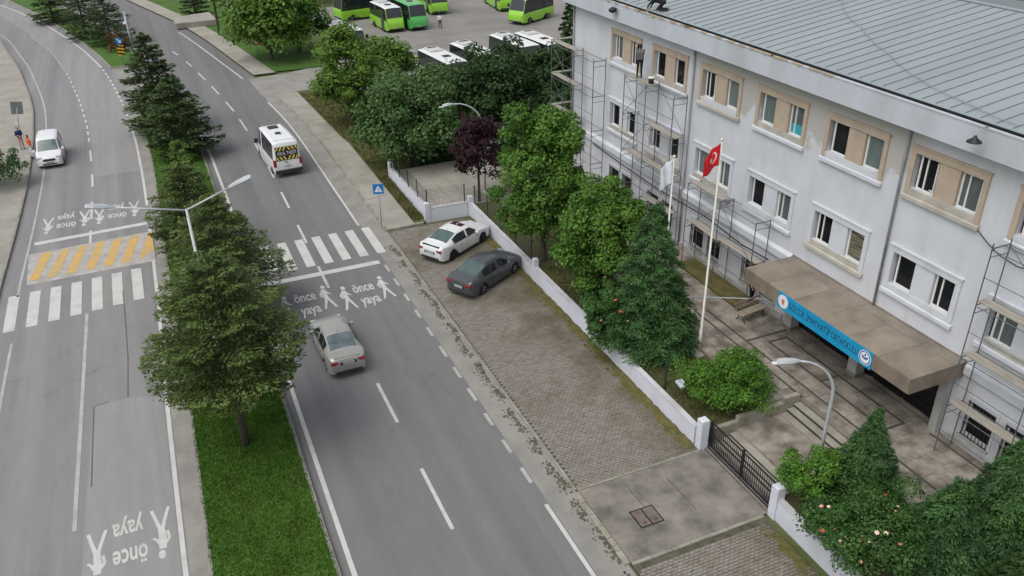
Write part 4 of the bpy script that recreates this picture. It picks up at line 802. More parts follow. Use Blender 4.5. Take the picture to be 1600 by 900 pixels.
person('painter in grey top and dark trousers reaching up on the scaffold planks', (-.72, 22.75, 9.315), R_(60), stand(shL=(.05,.17,1.46), shR=(.05,-.17,1.46), elL=(.30,.22,1.50), elR=(.28,-.17,1.32), haL=(.46,.16,1.72), haR=(.50,-.08,1.42), head=(.06,0,1.64)), (GREY, BLACK, SHOE, HAIR, False, True))
person('worker in black kneeling on the roof edge and reaching down over the eaves', (-.30, 22.3, 12.80), R_(130), dict(pel=(-.42,-.08,.46), chest=(-.02,0,.58), neck=(.16,0,.60), head=(.31,0,.58), fwd=(.85,0,-.55), shL=(.06,.17,.56), shR=(.06,-.17,.56), elL=(.26,.24,.34), elR=(.22,-.22,.30), haL=(.38,.20,.02), haR=(.40,-.16,-.06), hipL=(-.42,.02,.46), hipR=(-.42,-.18,.46), knL=(-.16,.10,.13), knR=(-.20,-.22,.13), anL=(-.58,.10,.12), anR=(-.62,-.22,.12), footL=(-1,0,.0), footR=(-1,0,.0)), (BLACK, BLACK, SHOE, HAIR, True, True))
p = at(1172,474,.95); person('person in black clothes standing by the bench left of the canopy', (p.x, p.y, .963), R_(-70), stand(haL=(.16,.20,1.02), haR=(.12,-.22,.96)), (BLACK, BLACK, SHOE, HAIR, True, True))
p = at(688,45); person('person in white shirt and black trousers walking across the bus yard', (p.x, p.y, .02), R_(80), stand(knL=(.20,.10,.50), anL=(.22,.11,.09), knR=(-.06,-.10,.50), anR=(-.26,-.11,.12), haL=(-.14,.26,.95), haR=(.18,-.26,.98)), (WHITE, BLACK, SHOE, HAIR, False, True))
p = at(36,233,.12); person('person in blue jacket and light trousers on the left pavement', (p.x, p.y, .12), R_(-60), stand(elR=(.05,-.25,1.16), haR=(.26,-.12,1.12), haL=(.22,.18,1.08)), (BLUE, BEIGE, SHOE, HAIR, True, True))
p = at(53.5,247,.12); person('person in orange top standing at the kerb beside the white car', (p.x-.05, p.y+.1, .12), R_(200), stand(haL=(.14,.22,.98)), (ORANGE, WHITE, SHOE, HAIR, True, True))
# paint bucket on the planks
t = thing('paint_bucket', 'dark paint bucket with white rim on the scaffold planks', 'bucket', (-.72, 21.55, 9.31)); b = MB(); b.lathe([(.13,9.31),(.16,9.62),(.15,9.62),(.125,9.36),(.0001,9.36)],16,(-.72,21.55,0)); b.build('body', M['dark_metal'], t, smooth=True)
b = MB(); b.lathe([(.155,9.60),(.172,9.60),(.172,9.64),(.150,9.64)],16,(-.72,21.55,0)); b.build('rim', M['pvc'], t); b = MB(); b.tube([(-.72+.165*math.cos(a),21.55,9.62-.18*math.sin(a)) for a in np.linspace(0,math.pi,9)],.006,5); b.build('handle', M['steel'], t)

# ================================================================== walls, fence, gate
M['coping'] = mat('painted_coping', (.50,.51,.54), (.34,.33,.30), .9, .85, fine=.1, lo=.45, hi=.75, coords='World')
def wall_run(name, label, segs, h, th, m, cap=True, pillars=()):
    t = thing(name, label, 'wall', (segs[0][0], segs[0][1], 0))
    for (xa, ya), (xb, yb) in zip(segs, segs[1:]):
        L = max(1, int(((xa-xb)**2+(ya-yb)**2)**.5/2.6))
        for k in range(L):
            A = Vector((xa,ya,0)).lerp(Vector((xb,yb,0)),k/L); B_ = Vector((xa,ya,0)).lerp(Vector((xb,yb,0)),(k+1)/L); d = (B_-A).normalized()*.004
            b = MB(); b.bar(A+d+Vector((0,0,h/2-.03)), B_-d+Vector((0,0,h/2-.03)), th, h+.06); b.build('wall_panel', m, t)
            if cap: b = MB(); b.bar(A+d+Vector((0,0,h+.022)), B_-d+Vector((0,0,h+.022)), th+.03, .045); b.build('coping', M['coping'], t)
    for (x, y, w, hh) in pillars: b = MB(); b.cbox(x-w/2,x+w/2,y-w/2,y+w/2,-.05,hh,.03); b.build('pillar', m, t)
    return t
wall_run('garden_wall', 'low white wall between the parking bay and the school garden', [(-8.08,5.3),(-8.08,29.5)], .82, .2, M['white_wall'], pillars=[(-8.0,5.05,.34,1.36),(-8.06,20.15,.26,1.3),(-8.08,29.62,.3,1.25)])
wall_run('garden_wall', 'low white wall running on to the right of the black gate', [(-7.8,.75),(-7.8,-9)], .82, .2, M['white_wall'], pillars=[(-7.8,.9,.34,1.36)])
wall_run('yard_wall', 'pale wall round the small paved yard behind the crossing sign', [(-8.26,29.72),(-10.75,29.80),(-10.85,37.4)], .85, .2, M['white_wall'], pillars=[(-10.85,29.8,.3,1.25),(-10.85,37.5,.3,1.25)])
def mesh_fence(label, pts, z0, h, step, wire=True):
    t = thing('mesh_fence', label, 'fence', (pts[0][0], pts[0][1], z0)); wm = MB()
    for (xa, ya), (xb, yb) in zip(pts, pts[1:]):
        L = ((xa-xb)**2+(ya-yb)**2)**.5; n = max(1, round(L/step))
        for k in range(n+1):
            x, y = xa+(xb-xa)*k/n, ya+(yb-ya)*k/n; b = MB(); b.tube([(x,y,z0),(x,y,z0+h)],.035,6); b.build('post', M['green_metal'], t)
        if wire:
            nv = int(L/.16)
            for k in range(nv+1): x, y = xa+(xb-xa)*k/nv, ya+(yb-ya)*k/nv; wm.tube([(x,y,z0+.05),(x,y,z0+h-.05)],.005,3,False)
            for k in range(int(h/.16)+1): wm.tube([(xa,ya,z0+.05+k*.16),(xb,yb,z0+.05+k*.16)],.005,3,False)
    if wire: o = wm.build('wire_mesh', M['green_metal'], t); o['kind'] = 'stuff'
    return t
mesh_fence('dark green mesh fence on top of the yard wall', [(-8.4,29.75),(-10.8,29.82),(-10.85,37.3)], .86, 1.2, 2.0)
mesh_fence('green mesh fence closing the far side of the paved yard', [(-10.8,38.0),(-3.0,38.4)], .3, 2.1, 2.2)
mesh_fence('green mesh fence along the garden under the chestnut trees', [(-7.9,21),(-7.9,29.3)], .72, 1.3, 2.1)
mesh_fence('rusty fence between right pavement and the bus yard trees', [(-9.2,40),(-9.6,61)], .05, 1.4, 3.0)
p = at(1038,608,.72); b = MB(); b.tube([(p.x,p.y,.7),(p.x+.02,p.y,2.0)],.045,8); b.ball((p.x+.02,p.y,2.0),.046,8,4); tag(b.build('green_post', M['green_metal'], loc=(p.x,p.y,.7)), 'single dark green metal post on the garden bed', 'post')
p = at(1064,602,.74); b = MB(); b.add([(p.x-.16,p.y-.22,.74),(p.x+.12,p.y-.26,.78),(p.x+.16,p.y+.22,.80),(p.x-.12,p.y+.26,.75),(p.x-.16,p.y-.22,.82),(p.x+.12,p.y-.26,.88),(p.x+.16,p.y+.22,.90),(p.x-.12,p.y+.26,.83)],[(4,5,6,7),(0,1,5,4),(1,2,6,5),(2,3,7,6),(3,0,4,7),(3,2,1,0)]); tag(b.build('white_block', M['white_wall'], loc=(p.x,p.y,.74)), 'small white block lying on the garden bed by the green post', 'block')
# sliding gate of black bars
gt = thing('metal_gate', 'black barred metal gate in front of the stone steps', 'gate', (-7.72,3,.06)); gx = -7.72; gz0, gz1 = .12, 1.22
for ya, yb in ((1.12, 2.92), (2.98, 4.84)):
    for z in (gz0, gz1, .68): b = MB(); b.bar((gx,ya,z),(gx,yb,z),.045,.05); b.build('rail', M['dark_metal'], gt)
    n = int((yb-ya)/.115)
    for k in range(n+1):
        y = ya+.02+(yb-ya-.04)*k/n; b = MB(); b.bar((gx,y,gz0),(gx,y,gz1+.02),.05 if k in (0,n) else .018); b.build('bar', M['dark_metal'], gt)
    b = MB(); b.tube([(gx-.03,ya+.1,gz0+.1),(gx-.03,(ya+yb)/2,gz0+.32),(gx-.03,yb-.1,gz0+.1)],.014,6); b.build('scroll', M['dark_metal'], gt)
b = MB(); b.bar((gx,2.95,.06),(gx,2.95,1.34),.07); b.build('gate_post', M['dark_metal'], gt)
for y in (1.08, 4.87): b = MB(); b.bar((gx,y,.06),(gx,y,1.30),.06); b.build('gate_post', M['dark_metal'], gt)
b = MB(); b.box(gx-.12,gx-.06,1.1,4.9,.061,.075); b.build('track', M['dark_metal'], gt)

# ================================================================== flags
M['flag_red'] = mat('flag_red', (.60,.012,.018), (.45,.008,.014), 1.5, .7); M['flag_white'] = mat('flag_white', (.68,.72,.76), (.60,.64,.68), 2, .7); M['pole'] = mat('pole_white', (.62,.62,.56), (.52,.52,.46), 2, .5)
pb_ = at(1092,549,.75); FT = hgt(pb_, (1113,219))
def flagpole(label, x, y, z0, top, lean=0.0):
    t = thing('flagpole', label, 'flagpole', (x,y,z0)); b = MB(); b.tube([(x,y,z0),(x,y,z0+1.1),(x,y,z0+1.12),(x,y,top)],[.075,.075,.05,.035],10); b.build('pole', M['pole'], t, smooth=True)
    b = MB(); b.ball((x,y,top+.05),.07,10,6); b.build('finial', M['pole'], t, smooth=True); b = MB(); b.cbox(x-.42,x+.42,y-.42,y+.42,z0-.2,z0+.06,.03); b.build('footing', M['cap'], t)
    b = MB(); b.tube([(x-.06,y,z0+1.2),(x-.045,y,top-.1)],.006,5); b.build('halyard', M['pole'], t); return t
flagpole('tall white flagpole flying the red flag in front of the conifer', pb_.x, pb_.y, .74, FT)
wp = at(1034,482,.95); px_, py_ = wp.x, wp.y; WT = hgt(wp, (1049,246))
flagpole('white flagpole carrying the limp white flag behind the trees', px_, py_, .96, WT)
def flag_cloth(label, x, y, ztop, w, h, amp, droop, m, ux, uy, emblem_=False, name='flag', hx=.62):
    nu, nv = 22, 14; t = thing(name, label, 'flag', (x,y,ztop-h))
    def P(u, v):
        s = u*w; wav = amp*math.sin(u*9+v*2.2)*(.25+u); dz = -droop*u**1.3*h
        return Vector((x + ux*s*hx - uy*wav, y + uy*s*hx + ux*wav, ztop - v*h + dz))
    b = MB(); b.add([P(i/nu,j/nv) for j in range(nv+1) for i in range(nu+1)], [(j*(nu+1)+i,j*(nu+1)+i+1,(j+1)*(nu+1)+i+1,(j+1)*(nu+1)+i) for j in range(nv) for i in range(nu)])
    o = b.build('cloth', m, t, smooth=True); md = o.modifiers.new('s','SOLIDIFY'); md.thickness = .008; md.offset = 0
    if emblem_:
        def lift(uv, sg):
            e = .002; p0 = P(*uv); n_ = (P(uv[0]+e,uv[1])-p0).cross(P(uv[0],uv[1]+e)-p0).normalized(); return p0 + n_*sg*.012
        for sg in (-1, 1):
            b = MB(); n = 30; oc, rc = (.36,.5), .25; ic, ri = (.405,.5), .20; asp = h/w
            for k in range(n):
                a0, a1 = .38+k*(6.2832-.76)/n, .38+(k+1)*(6.2832-.76)/n
                f = lambda a: ((oc[0]+rc*asp*math.cos(a), oc[1]+rc*math.sin(a)), (ic[0]+ri*asp*math.cos(a), ic[1]+ri*math.sin(a)))
                (o0,i0),(o1,i1) = f(a0), f(a1); b.poly([lift(o0,sg),lift(o1,sg),lift(i1,sg),lift(i0,sg)])
            b.build('crescent', M['white_print'], t); b = MB(); sc = (.56,.5); pts_ = []
            for k in range(10): r_ = .125 if k%2==0 else .05; a = math.pi+k*math.pi/5; pts_.append((sc[0]+r_*asp*math.cos(a), sc[1]+r_*math.sin(a)))
            c0 = lift(sc,sg)
            for k in range(10): b.poly([c0, lift(pts_[k],sg), lift(pts_[(k+1)%10],sg)])
            b.build('star', M['white_print'], t)
    return t
flag_cloth('red flag with white crescent and star drooping from the flagpole', pb_.x-.05, pb_.y, FT-.08, 1.2, .9, .17, .75, M['flag_red'], -.82, .57, True, hx=.46)
flag_cloth('limp white flag hanging from the pole beside the scaffold', px_-.05, py_, WT-.08, .8, 1.15, .13, .4, M['flag_white'], -.80, .6)

# ================================================================== street lamps
M['lamp_grey'] = mat('lamp_grey', (.40,.43,.44), (.50,.53,.54), 2, .5, metal=.2); M['lens'] = mat('lamp_lens', (.6,.62,.62), rough=.2)
def lamp_head(t, p, d, L=1.05, w=.17):
    p = Vector(p); d = Vector(d).normalized(); s = d.cross(Vector((0,0,1))).normalized(); u = s.cross(d); secs = [(0,.05,.05),(.12,.085,.07),(.35*L,w*.8,.09),(.7*L,w,.085),(.95*L,w*.85,.06),(L,w*.5,.03)]; vs_ = []
    for (q, ww, hh) in secs:
        for (i, j) in ((-1,0),(-.7,1),(.7,1),(1,0),(.75,-.45),(-.75,-.45)): vs_.append(p+d*q+s*i*ww+u*j*hh)
    n = 6; b = MB(); b.add(vs_, [(i*n+k,i*n+(k+1)%n,(i+1)*n+(k+1)%n,(i+1)*n+k) for i in range(len(secs)-1) for k in range(n)]+[tuple(range(n-1,-1,-1)),tuple((len(secs)-1)*n+k for k in range(n))])
    h = b.build('lamp_head', M['lamp_grey'], t, smooth=False); b = MB(); b.bar(p+d*.42-u*.055, p+d*.92-u*.05, w*1.1, .02); b.build('lens', M['lens'], h)
lx, ly = -24.45, 17.9; LH = hgt((lx,ly),(277,329))
t = thing('street_lamp', 'two armed grey street lamp rising from the median trees', 'street lamp', (lx,ly,.12)); b = MB(); b.tube([(lx,ly,.1),(lx,ly,1.4),(lx,ly,1.42),(lx,ly,LH)],[.12,.11,.085,.055],10); b.build('pole', M['lamp_grey'], t, smooth=True)
b = MB(); b.cbox(lx-.25,lx+.25,ly-.25,ly+.25,.1,.25,.02); b.build('base', M['kerb'], t)
for (qx, qy, dx_) in ((178,324,-1),(357,293,1)):
    dz = .75; best = None
    for dd in np.arange(1.0, 4.5, .02):
        for zz in np.arange(.2, 1.4, .05):
            w_ = RW.transposed() @ (Vector((lx+dx_*dd, ly, LH+zz))-CAM); ppx = (800-1320*w_.x/w_.z, 450+1320*w_.y/w_.z); e = (ppx[0]-qx)**2+(ppx[1]-qy)**2
            if best is None or e < best[0]: best = (e, dd, zz)
    _, dd, zz = best; A = Vector((lx,ly,LH-.05)); B_ = Vector((lx+dx_*dd, ly, LH+zz)); b = MB(); b.tube([A,B_],[.045,.032],8); b.build('arm', M['lamp_grey'], t, smooth=True); lamp_head(t, B_, B_-A, 1.0)
def arc_lamp(label, x, y, z0, h, reach, dirv, L=.75):
    t = thing('street_lamp', label, 'street lamp', (x,y,z0)); d = Vector((dirv[0],dirv[1],0)).normalized(); pts_ = [Vector((x,y,z0)), Vector((x,y,z0+h*.35)), Vector((x,y,z0+h*.70))]
    for k in range(1, 8): a = math.pi/2*k/7; pts_.append(Vector((x,y,z0+h*.70)) + d*reach*(1-math.cos(a)) + Vector((0,0,h*.30*math.sin(a))))
    n = len(pts_); b = MB(); b.tube(pts_, [.07-.035*k/(n-1) for k in range(n)], 8); b.build('pole', M['lamp_grey'], t, smooth=True); lamp_head(t, pts_[-1], d+Vector((0,0,-.04)), L, .15)
    b = MB(); b.lathe([(.16,z0-.03),(.16,z0+.05),(.09,z0+.12),(.07,z0+.13)],12,(x,y,0)); b.build('base', M['lamp_grey'], t)
arc_lamp('curved grey garden lamp beside the stone steps', -5.25, 1.75, .5, 4.75, 1.35, (-.75,.35))
arc_lamp('curved grey lamp standing behind the chestnut trees by the yard', -6.2, 31.8, .34, 6.1, 1.9, (-1,.0), .7)
t = thing('street_lamp', 'single armed street lamp over the far road bend', 'street lamp', (-25.5,86,.12)); b = MB(); b.tube([(-25.6,86,.1),(-25.6,86,4.2)],[.1,.06],8); b.build('pole', M['lamp_grey'], t, smooth=True); e_ = at(195,34,4.6); b = MB(); b.tube([(-25.6,86,4.15),(e_.x,e_.y,4.6)],[.045,.03],8); b.build('arm', M['lamp_grey'], t); lamp_head(t, (e_.x,e_.y,4.6), (e_.x+25.6,e_.y-86,.15), 1.2, .2)

# ================================================================== signs
M['sign_blue'] = mat('sign_blue', (.01,.15,.42), (.012,.18,.46), 2, .4); M['sign_yellow'] = mat('sign_yellow', (.70,.40,.02), rough=.4); M['sign_black'] = mat('sign_black', (.012,.012,.012), rough=.4); M['sign_red'] = mat('sign_red', (.55,.03,.03), rough=.4); M['sign_back'] = mat('sign_back', (.20,.23,.24), (.26,.29,.30), 3, .5, metal=.3)
def facing(o, d):
    """turn a plate drawn in its local XZ plane (front -Y) to face direction d"""
    o.rotation_euler = (0,0,math.atan2(d[0], -d[1]))
def plate(b, pts, y): return b.poly([(x,y,z) for x,z in pts])
def post_sign(label, x, y, z0, h, d):
    t = thing('road_sign', label, 'road sign', (x,y,z0)); facing(t, d); b = MB(); b.tube([(0,.03,0),(0,.03,h)],.03,8); b.build('post', M['steel'], t, world=False, smooth=True); return t
def panel(t, name, pts, z, m, y0=-.02, th=.02, parent=None):
    b = MB(); n = len(pts); b.add([(x,y0,z+q) for x,q in pts]+[(x,y0+th,z+q) for x,q in pts], [tuple(range(n)),tuple(range(2*n-1,n-1,-1))]+[((i+1)%n,i,n+i,n+(i+1)%n) for i in range(n)]); return b.build(name, m, parent or t, world=False)
sq = lambda s, t_=None: [(-s,-(t_ or s)),(s,-(t_ or s)),(s,(t_ or s)),(-s,(t_ or s))]
p = at(597,357,.12); t = post_sign('blue square pedestrian crossing sign on a thin post at the crossing', p.x, p.y, .12, 2.85, (-.35,-1)); pl = panel(t, 'sign_plate', sq(.31), 2.55, M['sign_blue'])
tri = panel(t, 'triangle', [(-.22,-.18),(.22,-.18),(0,.22)], 2.55, M['white_print'], -.026, .005, pl)
b = MB(); 
for a_, c_, w_ in (((0,.02),(0,-.06),.045),((0,-.06),(-.06,-.15),.03),((0,-.06),(.06,-.15),.03),((0,0),(.06,-.05),.022)): b.bar((a_[0],-.028,2.55+a_[1]),(c_[0],-.028,2.55+c_[1]),w_,.004)
b.ball((0,-.028,2.55+.065),(.025,.003,.028),8,5); b.build('pedestrian_mark', M['sign_black'], pl, world=False)
p = at(193,97,.12); t = post_sign('blue keep right sign above yellow and black chevrons at the median tip', p.x, p.y, .12, 2.0, (.1,-1)); pl = panel(t, 'round_plate', [(.36*math.cos(a),.36*math.sin(a)) for a in np.linspace(0,6.2832,20)[:-1]], 2.15, M['sign_blue']); panel(t, 'arrow', [(-.2,.2),(-.12,.24),(.1,-.0),(.18,.08),(.2,-.2),(-.08,-.16),(.02,-.08)], 2.15, M['white_print'], -.026, .005, pl)
pl = panel(t, 'chevron_board', sq(.33,.5), 1.2, M['sign_yellow'])
for k in range(3): z_ = -.5+k*.34; panel(t, 'black_stripe', [(-.33,z_+.17),(.33,z_-.0+.0),(.33,z_+.17),(-.33,z_+.34)], 1.2, M['sign_black'], -.026, .005, pl)
p = at(403,88,.1); t = post_sign('red bordered triangular warning sign on the verge by the side road', p.x, p.y, .1, 1.75, (-.4,-1)); pl = panel(t, 'triangle', [(-.48,-.4),(.48,-.4),(0,.45)], 1.6, M['sign_red']); panel(t, 'inner_triangle', [(-.27,-.28),(.27,-.28),(0,.22)], 1.6, M['white_print'], -.026, .005, pl)
p = at(31,210,.12); t = post_sign('grey back of a square sign on a leaning post on the left pavement', p.x, p.y, .12, 2.2, (-.2,1)); t.rotation_euler = (R_(-3), R_(-9), t.rotation_euler.z); panel(t, 'sign_plate', sq(.42,.5), 2.15, M['sign_back'])
p = at(343,55,.1); b = MB(); b.tube([(p.x,p.y,0),(p.x,p.y,9)],[.14,.10],8); tag(b.build('utility_pole', M['bark'], loc=(p.x,p.y,0)), 'dark wooden utility pole beside the far pavement', 'utility pole')

# ================================================================== bench
p = at(1172,497,.95); bn = thing('park_bench', 'weathered wooden bench with black iron legs on the forecourt', 'bench', (p.x,p.y,.96), R_(8))
for k in range(3): b = MB(); b.cbox(-.78,.78,-.22+k*.15,-.09+k*.15,.42,.46,.008); b.build('seat_slat', M['wood'], bn, world=False)
for k in range(2): b = MB(); b.box(-.78,.78,.25+k*.05,.275+k*.05,.58+k*.17,.70+k*.17); b.build('back_slat', M['wood'], bn, world=False)
for x in (-.62, .62):
    b = MB(); b.tube([(x,-.28,0),(x,-.14,.2),(x,-.22,.41),(x,.22,.41),(x,.14,.2),(x,.3,0)],.022,6); b.build('leg', M['dark_metal'], bn, world=False); b = MB(); b.tube([(x,.2,.41),(x,.27,.6),(x,.36,.9)],.02,6); b.build('back_support', M['dark_metal'], bn, world=False)
# low rail and planter left of the canopy
b = MB(); b.tube([(-3.1,13.2,1.35),(-.4,10.9,1.75)],.035,6); b.tube([(-3.0,13.1,.96),(-3.0,13.1,1.36)],.03,6); b.tube([(-.6,11.07,.96),(-.6,11.07,1.72)],.03,6); tag(b.build('hand_rail', M['steel'], loc=(-2,12.2,.96)), 'sloping metal rail left of the entrance canopy', 'rail')
b = MB(); b.prism([(-1.4,11.6),(-1.4,17),(-.2,17),(-.2,11.6)], .955, 1.05); tag(b.build('gravel_bed', M['moss'], loc=(-.8,14,.955)), 'mossy gravel bed along the wall below the low scaffold', 'gravel bed')
# ================================================================== vehicles
M['tyre'] = mat('tyre', (.014,.014,.015), (.022,.022,.023), 6, .85); M['rim'] = mat('alloy_rim', (.24,.25,.26), (.34,.35,.36), 5, .35, metal=.7); M['rim_dark'] = mat('dark_rim', (.05,.05,.055), (.09,.09,.095), 5, .4, metal=.6)
M['tail'] = mat('tail_lamp', (.32,.012,.02), (.20,.008,.012), 8, .2); M['head'] = mat('head_lamp', (.5,.53,.55), (.35,.37,.4), 8, .12); M['plastic'] = mat('black_plastic', (.02,.02,.021), (.03,.03,.031), 6, .6)
M['plate_w'] = mat('number_plate', (.60,.61,.62), (.5,.5,.5), 30, .5); M['plate_d'] = mat('plate_marks', (.04,.04,.05), rough=.6)
M['car_glass'] = mat('car_glass', (.012,.016,.018), (.02,.026,.028), 1.5, .06, spec=.7); M['car_glass_g'] = mat('car_glass_green', (.05,.085,.08), (.075,.12,.112), 1.5, .08, spec=.7); M['glass_blue'] = mat('rear_glass', (.06,.085,.10), (.13,.165,.18), 2.2, .08, spec=.7)
def paint(n, c, rough=.28, metal=.0): return mat('paint_'+n, c, tuple(x*.93 for x in c), 1.2, rough, metal=metal, coat=.5)
def crom(T, n=4):
    """resample the station table with a gentle curve between stations"""
    T = np.array(T, float); out = []
    for i in range(len(T)-1):
        p0, p1, p2, p3 = T[max(i-1,0)], T[i], T[i+1], T[min(i+2,len(T)-1)]
        for k in range(n):
            t = k/n; c = .5*((2*p1)+(-p0+p2)*t+(2*p0-5*p1+4*p2-p3)*t*t+(-p0+3*p1-3*p2+p3)*t**3); l = p1+(p2-p1)*t; v = .55*l+.45*c; v[0] = l[0]; out.append(v)
    out.append(T[-1]); return out
def vehicle(name, label, cat, loc, rz, T, wheels, body_m, glass, wheel_r=.32, wheel_w=.21, rim='rim', tyre_x=.0, group=None, glass_m='car_glass', roof_m=None, lower_m=None, lower_z=None, pillar_m=None, z_off=0.0, rear_glass_m=None, scale=1.0):
    """T rows: x, z_bottom, z_belt, z_top, half width at belt, half width at roof. Front at +x. glass: (part name, kind, x0, x1)"""
    t = thing(name, label, cat, loc, rz, group); t.scale = (scale,)*3
    S = crom(T); NS = 11; rows = []
    for (x, zb, zl, zt, wb, wt) in S:
        za = zb
        for wx in wheels:
            d = wheel_r*1.16
            if abs(x-wx) < d: za = max(za, wheel_r + math.sqrt(d*d-(x-wx)**2)*1.0)
        za = min(za, zl-.12); wi = max(.05, wb-.27); zmid = max(za+.03, zb+.42*(zl-zb)); hh = max(.02, zt-zl)
        pts = [(0,zb),(wi,zb),(wi,za),(wb-.012,za),(wb,zmid),(wb-.012,max(zmid+.02,zl-.10)),(wb-.045,zl),(wt+.015,zt-min(.10,.30*hh)),(wt-.05,zt-min(.035,.12*hh)),(wt*.62,zt),(0,zt+.012)]
        rows.append([(x,)+p for p in pts])
    groups = {}
    dark_q = []
    def put(key, quad): groups.setdefault(key, []).append(quad)
    def classify(xm, j, zt, zl):
        for gi, (nm, kind, x0, x1) in enumerate(glass):
            if x0 <= xm <= x1:
                if kind == 'side' and j == 6: return nm + '|' + str(gi)
                if kind == 'top' and j in (8, 9): return nm
        return None
    for i in range(len(rows)-1):
        xm = (rows[i][0][0]+rows[i+1][0][0])/2
        for j in range(NS-1):
            nm = classify(xm, j, S[i][3], S[i][2])
            for s in (1, -1):
                q = [rows[i][j], rows[i+1][j], rows[i+1][j+1], rows[i][j+1]]; q = [(p[0], p[1]*s, p[2]) for p in q]
                if s < 0: q = q[::-1]
                key = 'body'
                if nm: key = nm + (('|L' if s > 0 else '|R') if j == 6 else '')
                elif roof_m and j >= 7 and xm > roof_m[1] and xm < roof_m[2]: key = 'roof'
                elif lower_m and j <= 4 and (lower_z is None or max(p[2] for p in q) < lower_z+.25): key = 'lower_body'
                elif pillar_m and j == 6: dark_q.append(q)
                put(key, q)
    for i, rev in ((0, True), (len(rows)-1, False)):
        L_ = [(p[0],p[1],p[2]) for p in rows[i][1:]]; ring_ = [rows[i][0]] + L_ + [(p[0],-p[1],p[2]) for p in reversed(L_[:-1])]
        put('body', ring_ if not rev else ring_[::-1])
    body = None
    for key in sorted(groups, key=lambda k: k != 'body'):
        b = MB()
        dk = {id(q) for q in dark_q}
        for q in groups[key]: b.cm = 1 if id(q) in dk else 0; b.add(q, [tuple(range(len(q)))])
        m = body_m
        base = key.split('|')[0]
        if key == 'roof': m = roof_m[0]
        elif key == 'lower_body': m = lower_m
        elif key != 'body': m = M[rear_glass_m] if (rear_glass_m and base == 'rear_window') else M[glass_m]
        me = b.mesh(base, [m, pillar_m] if (pillar_m and key == 'body') else m); import bmesh; bm = bmesh.new(); bm.from_mesh(me); bmesh.ops.remove_doubles(bm, verts=bm.verts, dist=.0005); bmesh.ops.recalc_face_normals(bm, faces=bm.faces) if key == 'body' else None; bm.to_mesh(me); bm.free()
        me.polygons.foreach_set('use_smooth', [True]*len(me.polygons))
        try: me.set_sharp_from_angle(angle=R_(38))
        except Exception: pass
        o = link(base, me, t); body = o if key == 'body' else body
    # wheels
    wm = MB(); r, w = wheel_r, wheel_w; wm.lathe([(r*.64,-w/2),(r*.9,-w/2),(r,-w/2+.03),(r,w/2-.03),(r*.9,w/2),(r*.64,w/2),(r*.62,w/2-.03)], 20, axis='Y'); tme = wm.mesh('tyre', M['tyre'], smooth=False)
    rm = MB(); rm.lathe([(.001,.03),(r*.14,.035),(r*.16,.0),(r*.55,-.015),(r*.66,.02),(r*.66,-.05)], 20, axis='Y')
    for k in range(5):
        a = 6.2832*k/5; rm.bar((0,.035,0),(r*.6*math.cos(a),.03,r*.6*math.sin(a)),r*.17,.02)
    rme = rm.mesh('rim', M[rim])
    for wx in wheels:
        hw = float(np.interp(wx, [s[0] for s in S], [s[4] for s in S]))
        for s in (1, -1):
            o = link('wheel', tme, t, (wx, s*(hw-w/2-.015+tyre_x), r), (0,0,0 if s > 0 else math.pi)); link('rim', rme, o, (0,w/2-.035,0))
    return t, body
def part(t, name, m, fn): b = MB(); fn(b); return b.build(name, m, t, world=False)
def mirrors(t, x, y, z, m, sz=(.11,.20,.13)):
    for s in (1,-1): part(t, 'wing_mirror', m, lambda b: b.cbox(x-sz[0]/2,x+sz[0]/2,min(s*y,s*(y+sz[1])),max(s*y,s*(y+sz[1])),z,z+sz[2],.03))
def lamp_pair(t, name, m, x0, x1, y0, y1, z0, z1, c=.02):
    for s in (1,-1): part(t, name, m, lambda b: b.cbox(x0,x1,min(s*y0,s*y1),max(s*y0,s*y1),z0,z1,c))
def plate_(t, x, z, s, marks=True):
    pl = part(t, 'number_plate', M['plate_w'], lambda b: b.box(min(x,x+.012*s),max(x,x+.012*s),-.26,.26,z,z+.115))
    b = MB()
    for k in range(7): y = -.19+k*.062+(.02 if k > 1 else 0)+(.02 if k > 3 else 0); b.box(min(x+.013*s,x+.016*s),max(x+.013*s,x+.016*s),y,y+.035,z+.025,z+.09)
    b.build('plate_marks', M['plate_d'], pl, world=False)
